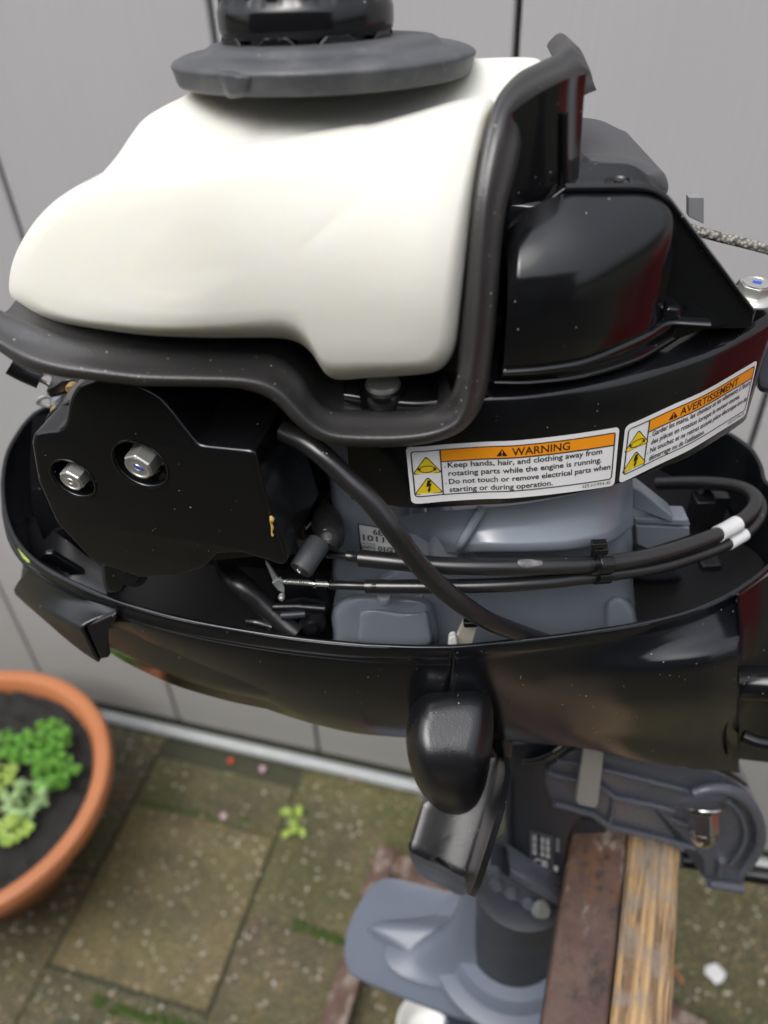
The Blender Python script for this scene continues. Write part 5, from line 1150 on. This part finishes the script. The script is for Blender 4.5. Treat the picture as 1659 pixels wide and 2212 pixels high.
# drive shaft housing
ax = on_z(1106, 2052, .75); axc = np.array([ax[0], ax[1], 0.])
pz = .75
def zc(*rows): return [(r, z) for r, z in rows]
dsh = lathe('shaft_housing', axc, MZ, [(.050, pz+.018), (.046, pz+.025), (.0435, pz+.035), (.043, pz+.10), (.044, pz+.148), (.036, pz+.150)], MT['body'], mot, seg=64)
frows = []
for h, a_, b_ in ((.003, .12, .040), (.012, .095, .032), (.03, .074, .026), (.055, .060, .022), (.09, .053, .020), (.125, .050, .020), (.15, .049, .020)):
    frows.append(np.array([axc-MX*.004+MX*(a_ if math.cos(q) < 0 else .02)*math.cos(q)+MY*b_*.98*math.sin(q)+MZ*(pz+h) for q in np.linspace(0, 2*math.pi, 61)[:-1]]))
loft('strut_fairing', frows, MT['lower'], mot, n=80, closed=True, sub=3, sharp=60)
lathe('housing_collar', axc, MZ, [(.078, pz+.004), (.077, pz+.010), (.067, pz+.013), (.063, pz+.0135), (.059, pz+.024), (.056, pz+.028), (.044, pz+.030)], MT['lower'], mot, seg=64)
fin_px = [(745, 2050), (748, 2018), (762, 1978), (785, 1935), (812, 1905), (835, 1896), (880, 1904), (960, 1925), (1100, 1965), (1280, 2000), (1330, 2080), (1280, 2160), (1170, 2188), (1085, 2206), (1004, 2200), (904, 2166), (829, 2136), (775, 2112), (752, 2092)]
fin = CZ(fin_px, pz); fin = resample(cat(fin, 6, True), 160, True); fcn = fin.mean(0)
def fs(k, z, sh=0): q = fcn+(fin-fcn)*k; q[:, 2] = z; return q
fo = loft('cavitation_plate', [fs(.3, pz-.006), fs(.985, pz-.006), fs(1., pz-.005), fs(1.001, pz-.001), fs(.994, pz), fs(.98, pz-.0004), fs(.3, pz)], MT['lower'], mot, n=160, closed=True, smooth_c=False, sharp=40, face='')
bmx = bmesh.new(); bmx.from_mesh(fo.data); bmesh.ops.recalc_face_normals(bmx, faces=bmx.faces); bmx.to_mesh(fo.data); bmx.free()
# raised fairing running from the tip of the plate up to the housing
fp = [(795, 2012), (812, 2000), (860, 1995), (940, 1985), (1010, 1965), (1100, 1975), (1200, 2010), (1250, 2090), (1180, 2160), (1080, 2172), (1000, 2150), (920, 2098), (850, 2050)]
fb = resample(cat(CZ(fp, pz), 6, True), 140, True); tipc = axc.copy()
def fair(k, z, kk=None):
    q = axc+(fb-axc)*k; q[:, 2] = z; return q
d_ = np.linalg.norm((fb-axc)[:, :2], axis=1); far_ = d_/d_.max()
rowsF = []
for t, h in ((1., .0003), (.99, .006), (.965, .010), (.85, .014), (.7, .018), (.55, .022), (.42, .027), (.3, .034)):
    q = axc+(fb-axc)*t; rr = np.linalg.norm((q-axc)[:, :2], axis=1); q[:, 2] = pz+h; rowsF.append(q)
loft('fairing', rowsF, MT['lower'], mot, n=140, closed=True, smooth_c=False, sub=3, sharp=60)
# gear case and propeller below the plate
gcase = axc-MZ*0; lathe('gear_strut', axc, MZ, [(.03, pz-.16), (.036, pz-.1), (.05, pz-.01)], MT['lower'], mot, seg=40)
gx = np.array([axc[0]-MX[0]*.03+MY[0]*.02, axc[1]-MX[1]*.03+MY[1]*.02, pz-.17])
lathe('gear_case', gx, MX, [(.014, 0), (.03, .02), (.034, .08), (.03, .15), (.012, .19)], MT['lower'], mot, seg=32)
prop = lathe('propeller_hub', gx, -MX, [(.02, -.01), (.022, .03), (.008, .05)], MT['lower'], mot, seg=24)
for k in range(3):
    a = k*2.094+.4; s_, t_, a_ = frame(MX); d = s_*math.cos(a)+t_*math.sin(a); e = np.cross(a_, d)
    loft('propeller_blade', [np.array([gx+d*.02-a_*.03-e*.012, gx+d*.02-a_*.02, gx+d*.02-a_*.005+e*.012]), np.array([gx+d*.06-a_*.035-e*.028, gx+d*.06-a_*.02, gx+d*.06+e*.028]), np.array([gx+d*.09-a_*.03-e*.012, gx+d*.093-a_*.02, gx+d*.09-a_*.008+e*.012])], MT['lower'], prop, n=14, sub=4, thick=.003)

# ================================================================== red object beyond the right edge, made up as a cabinet, seen only mirrored in the black plastic
rb = thing('unseen_red_object', 'unseen red object right of the motor, made up as a cabinet on black legs for its reflections', 'cabinet', (1.02, .36, 0))
box('cabinet_body', (1.02, .36, 1.00), (.40, .40, .60), MT['redpaint'], rb, bevel=.01)
box('cabinet_door', (.814, .36, 1.00), (.012, .37, .54), MT['redpaint'], rb, bevel=.003)
for i in (-1, 1):
    for j in (-1, 1): box('leg', (1.02+i*.17, .36+j*.17, .36), (.03, .03, .72), MT['ink'], rb, bevel=0)
